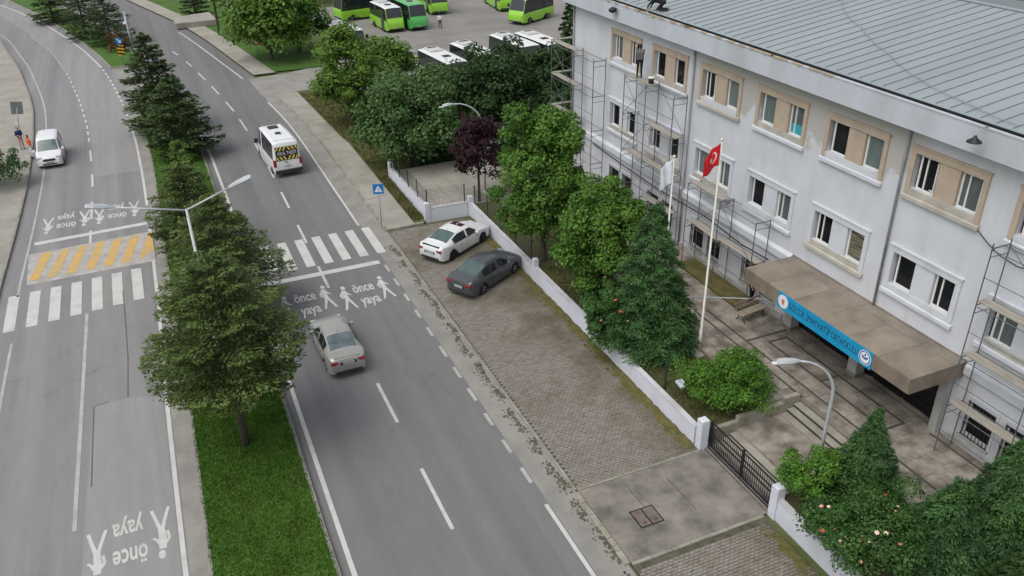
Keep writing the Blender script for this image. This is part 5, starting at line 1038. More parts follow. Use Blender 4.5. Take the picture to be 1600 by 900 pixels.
def sedan(label, loc, rz, pm, L=4.62, W=.90, H=1.43, fast=True, rim='rim_dark', sunroof=False, rear='car_glass_g', glassm='car_glass', group=None):
    h = L/2; q = H/1.43
    T = [(-h,.42,.80*q,.82*q,W-.30,W-.42),(-h+.05,.30,.93*q,.96*q,W-.14,W-.27),(-h+.22,.24,1.0*q,1.05*q,W-.05,W-.2),(-h+.55,.20,1.0*q,1.07*q,W-.01,W-.2),(-h+.72,.19,.99*q,1.12*q,W,W-.22),(-h+1.55,.18,.955*q,1.40*q,W,W-.27),(-h+1.72,.18,.95*q,1.425*q,W,W-.26),(-.1,.18,.93*q,H,W,W-.24),(.42,.18,.92*q,1.39*q,W,W-.25),(h-1.32,.18,.915*q,1.0*q,W,W-.14),(h-1.18,.19,.91*q,.955*q,W,W-.15),(h-.6,.20,.82*q,.87*q,W-.02,W-.2),(h-.2,.22,.70*q,.76*q,W-.10,W-.28),(h-.04,.28,.60*q,.66*q,W-.25,W-.40),(h,.36,.54*q,.58*q,W-.38,W-.5)]
    t, body = vehicle('parked_car' if group else 'moving_car', label, 'car', loc, rz, T, (-h+1.0, h-.92), pm, [('rear_window','top',-h+.74,-h+1.54),('windscreen','top',.46,h-1.34),('side_window','side',-h+1.1,-.12),('side_window_front','side',-.02,h-1.42)], rim=rim, rear_glass_m=rear, glass_m=glassm, group=group)
    lamp_pair(t, 'tail_lamp', M['tail'], -h-.0, -h+.2, W-.44, W-.12, .76*q, .89*q, .03); lamp_pair(t, 'headlight', M['head'], h-.32, h-.07, W-.42, W-.14, .60*q, .72*q, .03)
    plate_(t, -h-.012, .62*q if fast else .72*q, -1); plate_(t, h+.002, .40, 1); mirrors(t, h-1.55, W-.04, .90*q, pm)
    part(t, 'rear_bumper_trim', M['plastic'], lambda b: b.cbox(-h-.01,-h+.12,-W+.28,W-.28,.28,.42,.02)); part(t, 'grille', M['plastic'], lambda b: b.cbox(h-.1,h+.008,-.42,.42,.36,.52,.02))
    part(t, 'aerial', M['plastic'], lambda b: b.add([(-h+1.62,-.02,H*.975),(-h+1.62,.02,H*.975),(-h+1.80,0,H*.985),(-h+1.63,0,H*.975+.09)],[(0,1,3),(1,2,3),(2,0,3)]))
    for s in (1,-1):
        for x in (-.62, .42): part(t, 'door_handle', pm, lambda b: b.cbox(x-.1,x+.1,min(s*(W-.02),s*(W+.018)),max(s*(W-.02),s*(W+.018)),.80*q,.835*q,.008))
        for x in (-h+1.72, -.08, h-1.45): part(t, 'door_gap', M['plastic'], lambda b: b.box(x-.006,x+.006,min(s*(W-.012),s*(W+.002)),max(s*(W-.012),s*(W+.002)),.34,.86*q))
        part(t, 'side_skirt', M['plastic'], lambda b: b.box(-h+1.45,h-1.4,min(s*(W-.05),s*(W+.004)),max(s*(W-.05),s*(W+.004)),.2,.255))
    part(t, 'boot_seam', M['plastic'], lambda b: b.box(-h+.705,-h+.722,-W+.26,W-.26,1.085*q,1.113*q)); part(t, 'boot_lip', pm if not sunroof else M['plastic'], lambda b: b.cbox(-h+.10,-h+.22,-W+.3,W-.3,1.0*q,1.045*q,.015)); part(t, 'number_recess', M['plastic'], lambda b: b.box(-h-.006,-h+.02,-.36,.36,(.60 if fast else .70)*q,(.755 if fast else .85)*q))
    for s in (1,-1): part(t, 'window_trim', M['plastic'], lambda b: b.bar((-h+1.05,s*(W-.036),.962*q),(h-1.45,s*(W-.036),.922*q),.014,.02))
    if sunroof: part(t, 'sunroof', mat('sunroof_glass', (.05,.02,.022), (.09,.03,.03), 3, .08, spec=.6), lambda b: b.add([(-.02,-.42,H+.012),(-.02,.42,H+.012),(.40,.40,1.395*q+.022),(.40,-.40,1.395*q+.022)],[(3,2,1,0)]))
    return t
def mid(a, b_): return ((a.x+b_.x)/2, (a.y+b_.y)/2)
def head_(a, b_): return math.atan2(b_.y-a.y, b_.x-a.x)
M['white_pm'] = paint('white', (.68,.69,.70)); M['grey_pm'] = paint('grey', (.075,.08,.09), .3, .25); M['silver_pm'] = paint('silver', (.36,.36,.33), .34, .35)
# parked cars: rear bumper and nose read off the ground
ra, fa = at(684,410), at(755,384); an = math.atan2(fa.y-ra.y, fa.x-ra.x)
sedan('white saloon with sunroof parked nose to the garden wall', (-10.55, 25.55, .036), R_(31), M['white_pm'], rim='rim_dark', sunroof=True, group='cars parked on the paving stones')
sedan('dark grey saloon parked beside the white saloon', (-10.45, 21.25, .036), R_(31), M['grey_pm'], 4.70, .90, 1.44, rim='rim', rear='car_glass_g', group='cars parked on the paving stones')
sedan('silver saloon driving towards the crossing in the right carriageway', (at(533,579).x+.22, at(533,579).y+1.55, .0), R_(91), M['silver_pm'], 4.45, .87, 1.45, fast=False, rim='rim', rear='glass_blue')
# small white family van on the left carriageway facing the camera
p = at(80,262); h = 2.1
T = [(-h,.35,1.0,1.50,.66,.50),(-h+.06,.28,1.05,1.72,.78,.60),(-h+.3,.22,1.06,1.80,.86,.66),(-.6,.2,1.06,1.84,.88,.68),(.25,.2,1.05,1.82,.88,.68),(.55,.2,1.04,1.72,.88,.66),(1.18,.2,1.03,1.10,.88,.74),(1.32,.2,1.01,1.05,.87,.72),(1.75,.22,.90,.95,.84,.62),(2.02,.26,.72,.80,.72,.50),(h,.34,.58,.62,.58,.40)]
t, body = vehicle('moving_car', 'small white family van heading down the left carriageway', 'car', (p.x+.05, p.y+1.75, 0), R_(-90), T, (-1.28, 1.32), M['white_pm'], [('windscreen','top',.56,1.17),('side_window','side',-1.7,-.5),('side_window_front','side',-.35,1.1)], glass_m='car_glass_g')
lamp_pair(t,'headlight',M['head'],1.78,2.0,.44,.78,.68,.90,.04); part(t,'grille',M['plastic'],lambda b: b.cbox(1.96,2.10,-.40,.40,.60,.76,.03)); part(t,'lower_grille',M['plastic'],lambda b: b.cbox(1.98,2.115,-.46,.46,.36,.46,.03)); plate_(t, 2.105, .47, 1); mirrors(t, .95, .86, 1.02, M['white_pm'], (.12,.2,.16)); lamp_pair(t,'fog_lamp',M['plastic'],1.9,2.04,.52,.70,.36,.48,.02); lamp_pair(t,'tail_lamp',M['tail'],-2.1,-1.98,.62,.76,.8,1.3,.03); plate_(t,-2.112,.6,-1)
# school minibus
p = at(452,268); h = 2.95
T = [(-h,.36,1.22,2.50,.95,.80),(-h+.05,.30,1.24,2.58,1.0,.86),(-h+.3,.26,1.25,2.62,1.02,.88),(0,.24,1.25,2.66,1.02,.88),(1.35,.24,1.24,2.62,1.02,.86),(1.65,.24,1.23,2.48,1.02,.84),(2.25,.24,1.20,1.32,1.0,.86),(2.4,.25,1.17,1.22,.98,.8),(2.8,.28,.95,1.0,.88,.66),(h,.36,.70,.74,.7,.5)]
t, body = vehicle('school_minibus', 'white school minibus with yellow and black rear chevrons on the right carriageway', 'minibus', (-17.3, 43.9, 0), R_(94), T, (-1.75, 1.95), M['white_pm'], [('windscreen','top',1.68,2.22),('side_window','side',-2.6,-.75),('side_window_middle','side',-.6,.75),('side_window_front','side',.95,2.1)], wheel_r=.35, glass_m='car_glass', scale=.96)
rx = -h-.012
M['chev_y'] = mat('chevron_yellow', (.66,.52,.10), rough=.5); M['chev_b'] = mat('chevron_black', (.02,.018,.02), rough=.4)
rp = part(t,'rear_panel',M['chev_b'],lambda b: b.box(rx-.006,rx,-.80,.80,1.28,2.30))
for s in (1,-1):
    for k in range(3):
        y = .08+k*.27
        for (z0,z1,d) in ((2.02,2.28,.16),(1.32,1.60,-.16)):
            b = MB(); yy = [y-d/2+.02, y+.13-d/2+.02, y+.13+d/2+.02, y+d/2+.02]; zz = [z1,z1,z0,z0]; b.poly([(rx-.010, s*max(.0,min(.79,a)), z_) for a, z_ in zip(yy,zz)]); b.build('yellow_bar', M['chev_y'], rp, world=False)
tm = text_mesh('OKUL TAŞITI', .34, offset=.002); xs = [v.co.x for v in tm.vertices]; tm.transform(Matrix.Diagonal((1.35/(max(xs)-min(xs)),1.0,1,1))); tm.transform(Matrix(((0,0,-1,0),(-1,0,0,0),(0,1,0,0),(0,0,0,1)))); tm.materials.clear(); tm.materials.append(M['white_print']); link('lettering', tm, rp, (rx-.012,0,1.80))
lamp_pair(t,'tail_lamp',M['tail'],-h-.01,-h+.14,.82,1.015,.85,1.38,.03); part(t,'rear_bumper',M['plastic'],lambda b: b.cbox(-h-.09,-h+.15,-.98,.98,.36,.60,.04)); plate_(t,rx-.0,.80,-1); mirrors(t,1.75,1.02,1.35,M['plastic'],(.12,.26,.34)); lamp_pair(t,'headlight',M['head'],2.62,2.86,.5,.8,.78,1.0,.04)
part(t,'door_gap',M['plastic'],lambda b: b.box(rx-.004,rx,-.008,.008,.62,1.27)); part(t,'door_handle',M['plastic'],lambda b: b.box(rx-.03,rx,.06,.2,1.12,1.17))
part(t,'roof_hatch',M['plastic'],lambda b: b.cbox(.25,.95,-.36,.36,2.66,2.72,.03)); part(t,'roof_vent',M['plastic'],lambda b: b.cbox(-1.15,-.75,-.2,.2,2.65,2.73,.03)); part(t,'roof_bar',M['white_pm'],lambda b: b.cbox(-2.5,-2.3,-.7,.7,2.62,2.70,.02))
for s in (1,-1): part(t,'roof_rib',M['white_pm'],lambda b: b.cbox(-2.3,1.2,s*.62-.05,s*.62+.05,2.63,2.69,.02))

# ---- town buses
M['bus_green'] = paint('lime', (.24,.52,.035), .35); M['bus_dgreen'] = paint('green', (.06,.36,.07), .35); M['bus_white'] = paint('bus_white', (.70,.71,.70), .4); M['bus_ac'] = mat('roof_unit', (.55,.56,.55), (.40,.41,.41), 3, .6)
def bus(label, x, y, rz, L=7.2, W=1.2, H=2.95, full_green=False, nose=True, scale=1.0, group='town buses parked in the yard'):
    h = L/2; bm_ = M['bus_dgreen'] if full_green else M['bus_green']; rf = M['bus_dgreen'] if full_green else M['bus_white']
    T = [(-h,.42,1.35,H-.22,W-.16,W-.26),(-h+.06,.34,1.36,H-.06,W-.05,W-.2),(-h+.35,.30,1.36,H,W,W-.14),(0,.28,1.36,H+.02,W,W-.14),(h-1.05,.28,1.36,H,W,W-.14),(h-.72,.28,1.35,H-.08,W,W-.16),(h-.30,.30,1.32,1.62,W-.02,W-.12),(h-.2,.31,1.30,1.42,W-.04,W-.14),(h-.05,.36,1.05,1.12,W-.12,W-.22),(h,.42,.8,.86,W-.22,W-.3)] if nose else [(-h,.42,1.30,H-.2,W-.12,W-.24),(-h+.06,.34,1.3,H-.05,W-.04,W-.18),(-h+.35,.3,1.3,H,W,W-.14),(0,.28,1.3,H+.02,W,W-.14),(h-.5,.28,1.3,H,W,W-.14),(h-.32,.28,1.3,H-.06,W,W-.15),(h-.08,.3,1.28,1.5,W-.03,W-.1),(h,.4,1.1,1.25,W-.12,W-.2)]
    ws = (-h+1.5, h-1.35); n = max(3, int((L-1.8)/1.25)); gl = [('windscreen','top',(h-.70) if nose else h-.30,(h-.31) if nose else h-.09)]
    a0, a1 = -h+.35, h-.75; st = (a1-a0)/n
    for k in range(n): gl.append(('side_window' if k % 2 else 'side_window_wide','side',a0+k*st+.05,a0+(k+1)*st-.05))
    t, body = vehicle('town_bus', label, 'bus', (x,y,.004), rz, T, ws, bm_, gl, wheel_r=.40, wheel_w=.26, group=group, roof_m=(rf,-h,h-.72), pillar_m=M['plastic'], glass_m='car_glass', scale=scale, rim='rim')
    part(t,'roof_unit',M['bus_ac'] if not full_green else rf,lambda b: b.cbox(-h+.7,-h+2.3,-.62,.62,H-.0,H+.20,.05)); part(t,'roof_hatch',M['plastic'],lambda b: b.cbox(.3,1.0,-.35,.35,H+.0,H+.08,.03))
    part(t,'roof_unit_grille',M['plastic'],lambda b: b.box(-h+.95,-h+1.35,-.45,.45,H+.20,H+.215))
    part(t,'rear_window',M['car_glass'],lambda b: b.box(-h-.012,-h+.01,-.80,.80,1.5,2.4)); lamp_pair(t,'tail_lamp',M['tail'],-h-.01,-h+.05,.72,.98,.7,1.2,.02); lamp_pair(t,'headlight',M['head'],h-.22,h-.03,.5,.92,.78,1.0,.03); plate_(t,h+.003,.5,1); mirrors(t,h-.55,W-.02,1.9,M['plastic'],(.14,.3,.4))
    part(t,'door',M['car_glass'],lambda b: b.box(h-1.95,h-.98,-W-.006,-W+.012,.42,2.4)); part(t,'bumper',M['plastic'],lambda b: b.cbox(h-.16,h+.02,-W+.24,W-.24,.36,.5,.02))
    return t
def bus_at(label, fl, fr, hd, **k):
    """front corners on the ground in the photograph, heading in degrees"""
    a, b_ = at(*fl), at(*fr); L = k.get('L', 7.2)*k.get('scale', 1.0); d = Vector((math.cos(R_(hd)), math.sin(R_(hd)))); m_ = (a.xy+b_.xy)/2 - d*L/2; return bus(label, m_.x, m_.y, R_(hd), **k)
bus_at('white roofed lime green minibus facing the camera beside the dark green bus', (606,55), (634,48), -86, L=6.2, W=1.12, H=2.75)
bus_at('all green bus parked next to the white roofed lime minibus', (643,51), (670,46), -86, L=7.0, W=1.16, H=2.9, full_green=True)
bus('long lime and white bus seen from its side behind the minibus', 2.9, 92.3, R_(192), L=9.5, W=1.25, H=3.0, nose=False)
bus('lime green bus at the rear of the yard behind the walking person', 10.9, 92.8, R_(-92), L=8.0, W=1.2, H=3.0, nose=False)
bus('lime green bus at the back of the yard nearest the school roof', 19.6, 90.6, R_(-96), L=8.0, W=1.2, H=3.0, nose=False)
bus('lime green minibus parked near the dark trees at the school corner', 19.6, 80.6, R_(-150), L=6.6)
def bus_far(label, px, py, hd=-84, L=7.2, scale=1.0, **k):
    """far left corner of the roof read off the photograph"""
    c_ = at(px, py, 2.85*scale); d = Vector((math.cos(R_(hd)), math.sin(R_(hd)))); sd_ = Vector((d.y, -d.x)); m_ = c_.xy + d*L*scale/2 - sd_*1.1*scale; return bus(label, m_.x, m_.y, R_(hd), L=L, W=1.16, H=2.85, scale=scale, **k)
bus_far('leftmost white roofed bus in the row behind the dark tree', 650, 76)
bus_far('second white roofed bus in the row behind the dark tree', 700, 66, L=7.8)
bus_far('third white roofed bus in the row behind the dark tree', 762, 53)
bus_far('rightmost white roofed bus in the row behind the dark tree', 801, 50)
bus_far('white roofed bus half hidden behind the light green tree', 592, 90)
bus_far('white roofed bus behind the leafy tree at the yard entrance', 499, 33, -80)
# ================================================================== vegetation
LEAF = dict(
  chestnut=leafmat('leaf_chestnut', (.046,.118,.015), (.100,.205,.028)), linden=leafmat('leaf_linden', (.060,.135,.018), (.130,.225,.034)), ash=leafmat('leaf_ash', (.048,.105,.030), (.098,.175,.052)),
  dark=leafmat('leaf_dark', (.018,.045,.012), (.040,.085,.020)), purple=leafmat('leaf_purple', (.020,.007,.011), (.045,.014,.020)), shrub=leafmat('leaf_shrub', (.050,.135,.012), (.095,.21,.026)),
  rose=leafmat('leaf_rose', (.030,.085,.018), (.060,.135,.030)), spruce=leafmat('needles_spruce', (.055,.090,.025), (.130,.180,.048), .2), spruce_far=leafmat('needles_spruce_dark', (.036,.066,.023), (.084,.128,.040), .15),
  cedar=leafmat('needles_cedar', (.022,.066,.020), (.074,.165,.046), .25), brown=leafmat('leaf_brown', (.09,.045,.018), (.13,.085,.035)), lime=leafmat('leaf_young', (.075,.15,.020), (.125,.22,.035)))
def leaf_obj(name, P, D, N_, ln, wd, m, parent, stuff=False):
    """one four sided leaf at every point P, lying along D with normal N_"""
    n = len(P); D = D/np.maximum(1e-6,np.linalg.norm(D,axis=1))[:,None]; B_ = np.cross(N_, D); B_ = B_/np.maximum(1e-6,np.linalg.norm(B_,axis=1))[:,None]
    v = np.empty((n,4,3)); v[:,0] = P-D*ln[:,None]*.5; v[:,1] = P+B_*wd[:,None]*.5+D*ln[:,None]*.05; v[:,2] = P+D*ln[:,None]*.5; v[:,3] = P-B_*wd[:,None]*.5+D*ln[:,None]*.05
    me = bpy.data.meshes.new(name); me.vertices.add(4*n); me.vertices.foreach_set('co', v.reshape(-1)); me.loops.add(4*n); me.loops.foreach_set('vertex_index', np.arange(4*n)); me.polygons.add(n); me.polygons.foreach_set('loop_start', np.arange(0,4*n,4)); me.update(calc_edges=True); me.materials.append(m)
    return link(name, me, parent)
def unit(r, n): d = r.normal(size=(n,3)); return d/np.linalg.norm(d,axis=1)[:,None]
def trunk_limbs(t, h, r0, z_crown, cr, seed, nl=7, lean=0.0):
    r = np.random.RandomState(seed); b = MB(); zs = [0, .25, h*.25, h*.5, h*.75]; pts = [(lean*z_/h + r.uniform(-.05,.05)*z_/2, r.uniform(-.05,.05)*z_/2, z_-.1) for z_ in zs]; b.tube(pts, [r0*1.35, r0, r0*.8, r0*.5, r0*.2], 9); b.build('trunk', M['bark'], t, world=False, smooth=True)
    for k in range(nl):
        a = 6.283*k/nl + r.uniform(-.3,.3); z0 = z_crown + r.uniform(-.1,.35)*(h-z_crown)*.6; L = cr*r.uniform(.6,.85); p0 = Vector((0,0,z0)); p1 = Vector((math.cos(a)*L*.45, math.sin(a)*L*.45, z0+L*.45)); p2 = Vector((math.cos(a)*L, math.sin(a)*L, z0+L*.7))
        b = MB(); b.tube([p0,p1,p2],[r0*.42,r0*.26,r0*.08],6); b.build('limb', M['bark'], t, world=False, smooth=True)
def leafy(name, label, x, y, z0, ztop, zlow, rad, kind, seed, nclump=70, nleaf=9000, leaf=.20, cat='tree', trunk_r=.14, group=None, shape=1.0, squash=(1,1), part_name='crown', flowers=0, jit=.35, droop=.25):
    r = np.random.RandomState(seed); t = thing(name, label, cat, (x,y,z0), r.uniform(0,6), group); h = ztop-z0; zl = zlow-z0; cz = (h+zl)/2; rz = (h-zl)/2
    if trunk_r: trunk_limbs(t, h, trunk_r, max(.3,zl+.1*h), rad, seed)
    # clumps: lumps of foliage over an uneven ellipsoid
    d = unit(r, nclump); d[:,2] = np.where(d[:,2] < -.75, -d[:,2], d[:,2]); lob = 1 + .16*np.sin(3*np.arctan2(d[:,1],d[:,0])+seed) + .1*np.sin(5*d[:,2]*3+seed)
    rr = r.uniform(.55,.97,nclump)*lob; wz = 1 - (shape-1)*np.clip(d[:,2],-1,1)*.5
    C = np.stack([d[:,0]*rad*squash[0]*rr*wz, d[:,1]*rad*squash[1]*rr*wz, cz + d[:,2]*rz*rr], 1); cs = rad*r.uniform(.17,.36,nclump)
    which = r.randint(0,nclump,nleaf); dd = unit(r,nleaf); dd[:,2] = np.where(r.rand(nleaf) < .55, np.abs(dd[:,2]), dd[:,2]); q = r.uniform(.35,1.10,nleaf)**.6
    P = C[which] + dd*(cs[which]*q)[:,None]*np.array([1,1,.82]); 
    ni = int(nleaf*.12); di = unit(r,ni); Pi = di*np.array([rad*squash[0],rad*squash[1],rz])*(r.uniform(0,.8,ni)**.5)[:,None]; Pi[:,2] += cz; P = np.concatenate([P,Pi]); dd = np.concatenate([dd,di])
    N_ = dd*.8 + np.array([0,0,.55]) + r.normal(size=P.shape)*jit; D = np.cross(N_, r.normal(size=P.shape)); D[:,2] -= droop*np.linalg.norm(D,axis=1)
    k = P[:,2] > .05; P, D, N_ = P[k], D[k], N_[k]; ln = leaf*r.uniform(.5,1.35,len(P)); leaf_obj(part_name, P, D, N_, ln, ln*.62, LEAF[kind], t)
    if flowers:
        fm = MB(); 
        for j in range(6): a = 6.283*j/6; fm.add([(0,0,0),(.06*math.cos(a-.5),.06*math.sin(a-.5),.03),(.085*math.cos(a),.085*math.sin(a),.05),(.06*math.cos(a+.5),.06*math.sin(a+.5),.03)],[(0,1,2,3)])
        fm.ball((0,0,.03),.035,8,5); fcol = [mat('rose_pink',(.70,.25,.22),(.75,.45,.38),20,.6), mat('rose_pale',(.72,.60,.52),(.75,.5,.42),20,.6), mat('rose_red',(.55,.06,.05),(.6,.12,.08),20,.6)]; fms = [fm.mesh('flower', c_) for c_ in fcol]
        up = np.where((dd[:nleaf,2] > .35) & (q > .85))[0]; r.shuffle(up); cnt = 0; gz = t.rotation_euler.z; toC = Vector((CAM.x-x, CAM.y-y, CAM.z-z0)); toC.rotate(Euler((0,0,-gz))); 
        for i in up:
            pp = P[i] if i < len(P) else None
            if pp is None or (Vector(pp)-Vector((0,0,cz))).normalized().dot(toC.normalized()) < .35: continue
            link('flower', fms[r.randint(0,3)], t, tuple(pp + dd[i]*.07), (r.uniform(-.6,.6),r.uniform(-.6,.6),0), (r.uniform(.6,1.05),)*3); cnt += 1
            if cnt >= flowers: break
    return t
def spruce(name, label, x, y, z0, h, rad, kind, seed, zl=.9, per=170, dz=.50, group=None, cat='tree', pw=.72, leaf=(.24,.105), nb=10, dead=0):
    """tiers of flat boughs, each a dense fan of needle sprays, dark gaps between the tiers"""
    r = np.random.RandomState(seed); t = thing(name, label, cat, (x,y,z0), r.uniform(0,6), group); b = MB(); b.tube([(0,0,-.1),(.02,0,h*.3),(0,.03,h*.65),(0,0,h*.98)],[.17*h/8,.13*h/8,.08*h/8,.02],8); b.build('trunk', M['bark'], t, world=False, smooth=True)
    Ps, Ds, Ns, Ls = [], [], [], []; bb = MB(); z = zl
    while z < h-.15:
        f = (z-zl)/(h-zl); L0 = rad*(1-f)**pw + .10; L0 *= min(1, .80+f*1.6); n = max(5, int(nb*(.5+.5*(1-f)))); off = r.uniform(0,6)
        for k in range(n):
            a = off + 6.283*k/n + r.uniform(-.3,.3); L = L0*r.uniform(.72,1.1); zz = z + r.uniform(-.26,.26)*min(1,2*(1-f)); dr = np.array([math.cos(a),math.sin(a),0]); sd_ = np.array([-math.sin(a),math.cos(a),0]); m = int(per*(.18+.82*(L/rad)**1.3)); tt = r.uniform(.10,1,m)**.65
            sw = (.07+.23*L*np.sin(np.clip(tt,0,1)*2.6)**.8*.9); lat = r.uniform(-1,1,m)*sw*1.15; lift = r.uniform(.0,.14)
            zc = zz + L*(.05 + lift - .16*tt*(1-f) + .10*tt**3); P = dr*(tt*L)[:,None] + sd_*lat[:,None]; P[:,2] = zc - np.abs(lat)*.30 + r.normal(size=m)*.03 + (r.rand(m) < .25)*r.uniform(0,.10,m)
            D = dr*1.0 + sd_*(np.sign(lat)*np.minimum(1.2,np.abs(lat)*2.6))[:,None] + np.array([0,0,.12]) + r.normal(size=(m,3))*.28; N_ = np.array([0,0,1.]) + r.normal(size=(m,3))*.33; Ps.append(P); Ds.append(D); Ns.append(N_); Ls.append(np.full(m,1.0))
            if L > .5: bb.tube([(0,0,zz),tuple(dr*L*.5+np.array([0,0,zz+.02*L])),tuple(dr*L*.9+np.array([0,0,zz-.04*L]))],[.035,.022,.006],4,False)
        z += dz*(.8+.4*r.rand())*(1-.45*f)
    tip = 70; P = np.stack([r.normal(size=tip)*.06, r.normal(size=tip)*.06, h-.5+r.rand(tip)*.55],1); Ps.append(P); Ds.append(np.tile([0,0,1.],(tip,1))+r.normal(size=(tip,3))*.4); Ns.append(unit(r,tip)); Ls.append(np.full(tip,.8))
    P, D, N_, S = map(np.concatenate, (Ps,Ds,Ns,Ls)); ln = leaf[0]*r.uniform(.65,1.35,len(P))*S; leaf_obj('crown', P, D, N_, ln, np.full(len(P),leaf[1])*r.uniform(.7,1.3,len(P)), LEAF[kind], t)
    if dead:
        n = dead; a = r.uniform(0,6.283,n); q = r.uniform(.1,.7,n); zq = zl + r.uniform(-.1,.35,n)*(h-zl)*.5; P = np.stack([np.cos(a)*q*rad*.8,np.sin(a)*q*rad*.8,zq],1); leaf_obj('dead_needles', P, unit(r,n), unit(r,n), np.full(n,.25), np.full(n,.06), LEAF['brown'], t)
    o = bb.build('boughs', M['bark'], t, world=False); o['kind'] = 'stuff'
    return t
def cedar(name, label, x, y, z0, h, rad, seed, n=16000, kind='cedar', group=None, cat='tree', zl=.15, pw=.75, leaf=.20):
    """soft conical conifer: overlapping feathery fans"""
    r = np.random.RandomState(seed); t = thing(name, label, cat, (x,y,z0), r.uniform(0,6), group); b = MB(); b.tube([(0,0,-.1),(0,0,h*.5),(0,0,h*.97)],[.13,.09,.02],8); b.build('trunk', M['bark'], t, world=False, smooth=True)
    nf = 210; f = (np.arange(nf)+r.rand(nf))/nf; f = f**1.35; a = np.arange(nf)*2.39996 + r.uniform(-.3,.3,nf); Rf = (rad*np.maximum(.05,(1-f))**pw+.08)*r.uniform(.80,1.08,nf); zc = zl + f*(h-zl)*.97; wgt = (Rf/rad)**1.2+.12; wgt = wgt/wgt.sum()
    Ps, Ds, Ns = [], [], []
    for i in range(nf):
        per = int(n*wgt[i])+8; dr = np.array([math.cos(a[i]),math.sin(a[i]),0]); sd_ = np.array([-dr[1],dr[0],0]); tt = r.uniform(.2,1,per)**.55; lat = r.normal(size=per)*(.08+.22*Rf[i])*(1.15-tt*.8); P = dr*(tt*Rf[i])[:,None] + sd_*lat[:,None]; P[:,2] = zc[i] + .30*Rf[i]*np.sin(tt*2.0) - np.abs(lat)*.40 + r.normal(size=per)*.05 - .20*tt**2*Rf[i]
        Ps.append(P); Ds.append(dr + sd_*(np.sign(lat)*.7)[:,None] + np.array([0,0,-.3]) + r.normal(size=(per,3))*.3); Ns.append(np.array([0,0,.7])+dr*.6+r.normal(size=(per,3))*.32)
    P, D, N_ = map(np.concatenate, (Ps,Ds,Ns)); k = P[:,2] > .04; P, D, N_ = P[k], D[k], N_[k]; ln = leaf*r.uniform(.7,1.3,len(P)); leaf_obj('crown', P, D, N_, ln, ln*.36, LEAF[kind], t); return t
MG = 'conifers along the median strip'
spruce('spruce_tree', 'nearest and broadest conifer on the median strip', -24.2, 12.5, .12, 8.35, 3.45, 'spruce', 21, zl=3.0, per=430, group=MG, pw=.60, dead=350, dz=.44, leaf=(.17,.075))
spruce('spruce_tree', 'conifer on the median beside the two armed lamp', -23.3, 22.8, .12, 6.5, 3.5, 'spruce', 22, zl=1.1, per=330, group=MG, pw=.65, dead=250, leaf=(.18,.08))
spruce('spruce_tree', 'conifer on the median just beyond the lamp and crossing', -24.2, 31.0, .12, 5.6, 2.9, 'spruce', 23, zl=.9, per=260, group=MG, pw=.65, leaf=(.19,.085))
spruce('spruce_tree', 'lower of the two dense conifers opposite the school minibus', -23.5, 48.6, .12, 5.9, 3.2, 'spruce_far', 24, zl=.6, per=170, group=MG, dz=.55, leaf=(.32,.14))
spruce('spruce_tree', 'tall pointed conifer at the far tip of the near median', -24.5, 55.0, .12, 7.7, 3.4, 'spruce_far', 25, zl=.6, per=170, group=MG, dz=.55, leaf=(.32,.14))
leafy('young_tree', 'bright green sapling among the median conifers', -24.0, 40.5, .12, 4.2, .8, .8, 'lime', 31, 24, 1500, .17, trunk_r=.05)
leafy('brown_bush', 'withered brown bush on the median beyond the lamp', -24.4, 34.5, .12, 3.3, .15, .95, 'brown', 32, 26, 2600, .14, cat='bush', trunk_r=.05)
FM_ = 'dark conifers on the far median'
spruce('spruce_tree', 'right one of the dark conifers above the chevron sign', -27.6, 90.5, .12, 6.2, 3.2, 'spruce_far', 26, zl=.5, per=110, dz=.7, group=FM_, leaf=(.36,.13))
spruce('spruce_tree', 'left one of the dark conifers above the chevron sign', -30.2, 95.5, .12, 6.6, 3.2, 'spruce_far', 27, zl=.5, per=110, dz=.7, group=FM_, leaf=(.36,.13))
spruce('spruce_tree', 'farthest dark conifer at the top of the bend', -34.0, 107, .12, 7.0, 3.2, 'spruce_far', 28, zl=.5, per=110, dz=.7, group=FM_, leaf=(.4,.15))
leafy('brown_bush', 'reddish brown bush at the foot of the far median conifers', -27.0, 86.3, .12, 2.1, .15, 1.3, 'brown', 33, 20, 1300, .2, cat='bush', trunk_r=0)
spruce('spruce_tree', 'small dark conifer beyond the raised concrete slab', -17.4, 103.5, .08, 5.0, 2.0, 'spruce_far', 29, zl=.3, per=110, dz=.7, leaf=(.34,.12))
leafy('pavement_tree', 'dark leafy bush on the left pavement by the white van', -35.6, 47.6, .12, 3.0, .3, 1.8, 'rose', 34, 44, 6500, .15, cat='bush', trunk_r=.06)
# garden trees beside the parking bay
leafy('chestnut_tree', 'tall rounded bright green tree behind the parked cars', -7.3, 20.8, .72, 9.5, 1.3, 2.3, 'chestnut', 41, 100, 40000, .18, trunk_r=.16)
leafy('chestnut_tree', 'shorter bright green tree between the tall tree and the conifer', -6.7, 15.7, .72, 7.2, 1.1, 1.95, 'chestnut', 42, 90, 36000, .17, trunk_r=.14, squash=(1,1.05))
cedar('conifer', 'dark green pyramid conifer left of the red flag', -6.55, 11.5, .72, 6.9, 2.3, 43, 52000, leaf=.14)
leafy('rose_bush', 'rose bush with pink blooms spilling over the garden wall', -8.0, 12.2, .72, 3.3, .75, 1.35, 'rose', 44, 36, 11000, .11, cat='bush', trunk_r=.05, flowers=14)
leafy('rose_bush', 'pale flowering bush between wall and chestnut tree', -7.3, 14.9, .72, 2.3, .75, .95, 'rose', 45, 30, 3000, .13, cat='bush', trunk_r=.04, flowers=8)
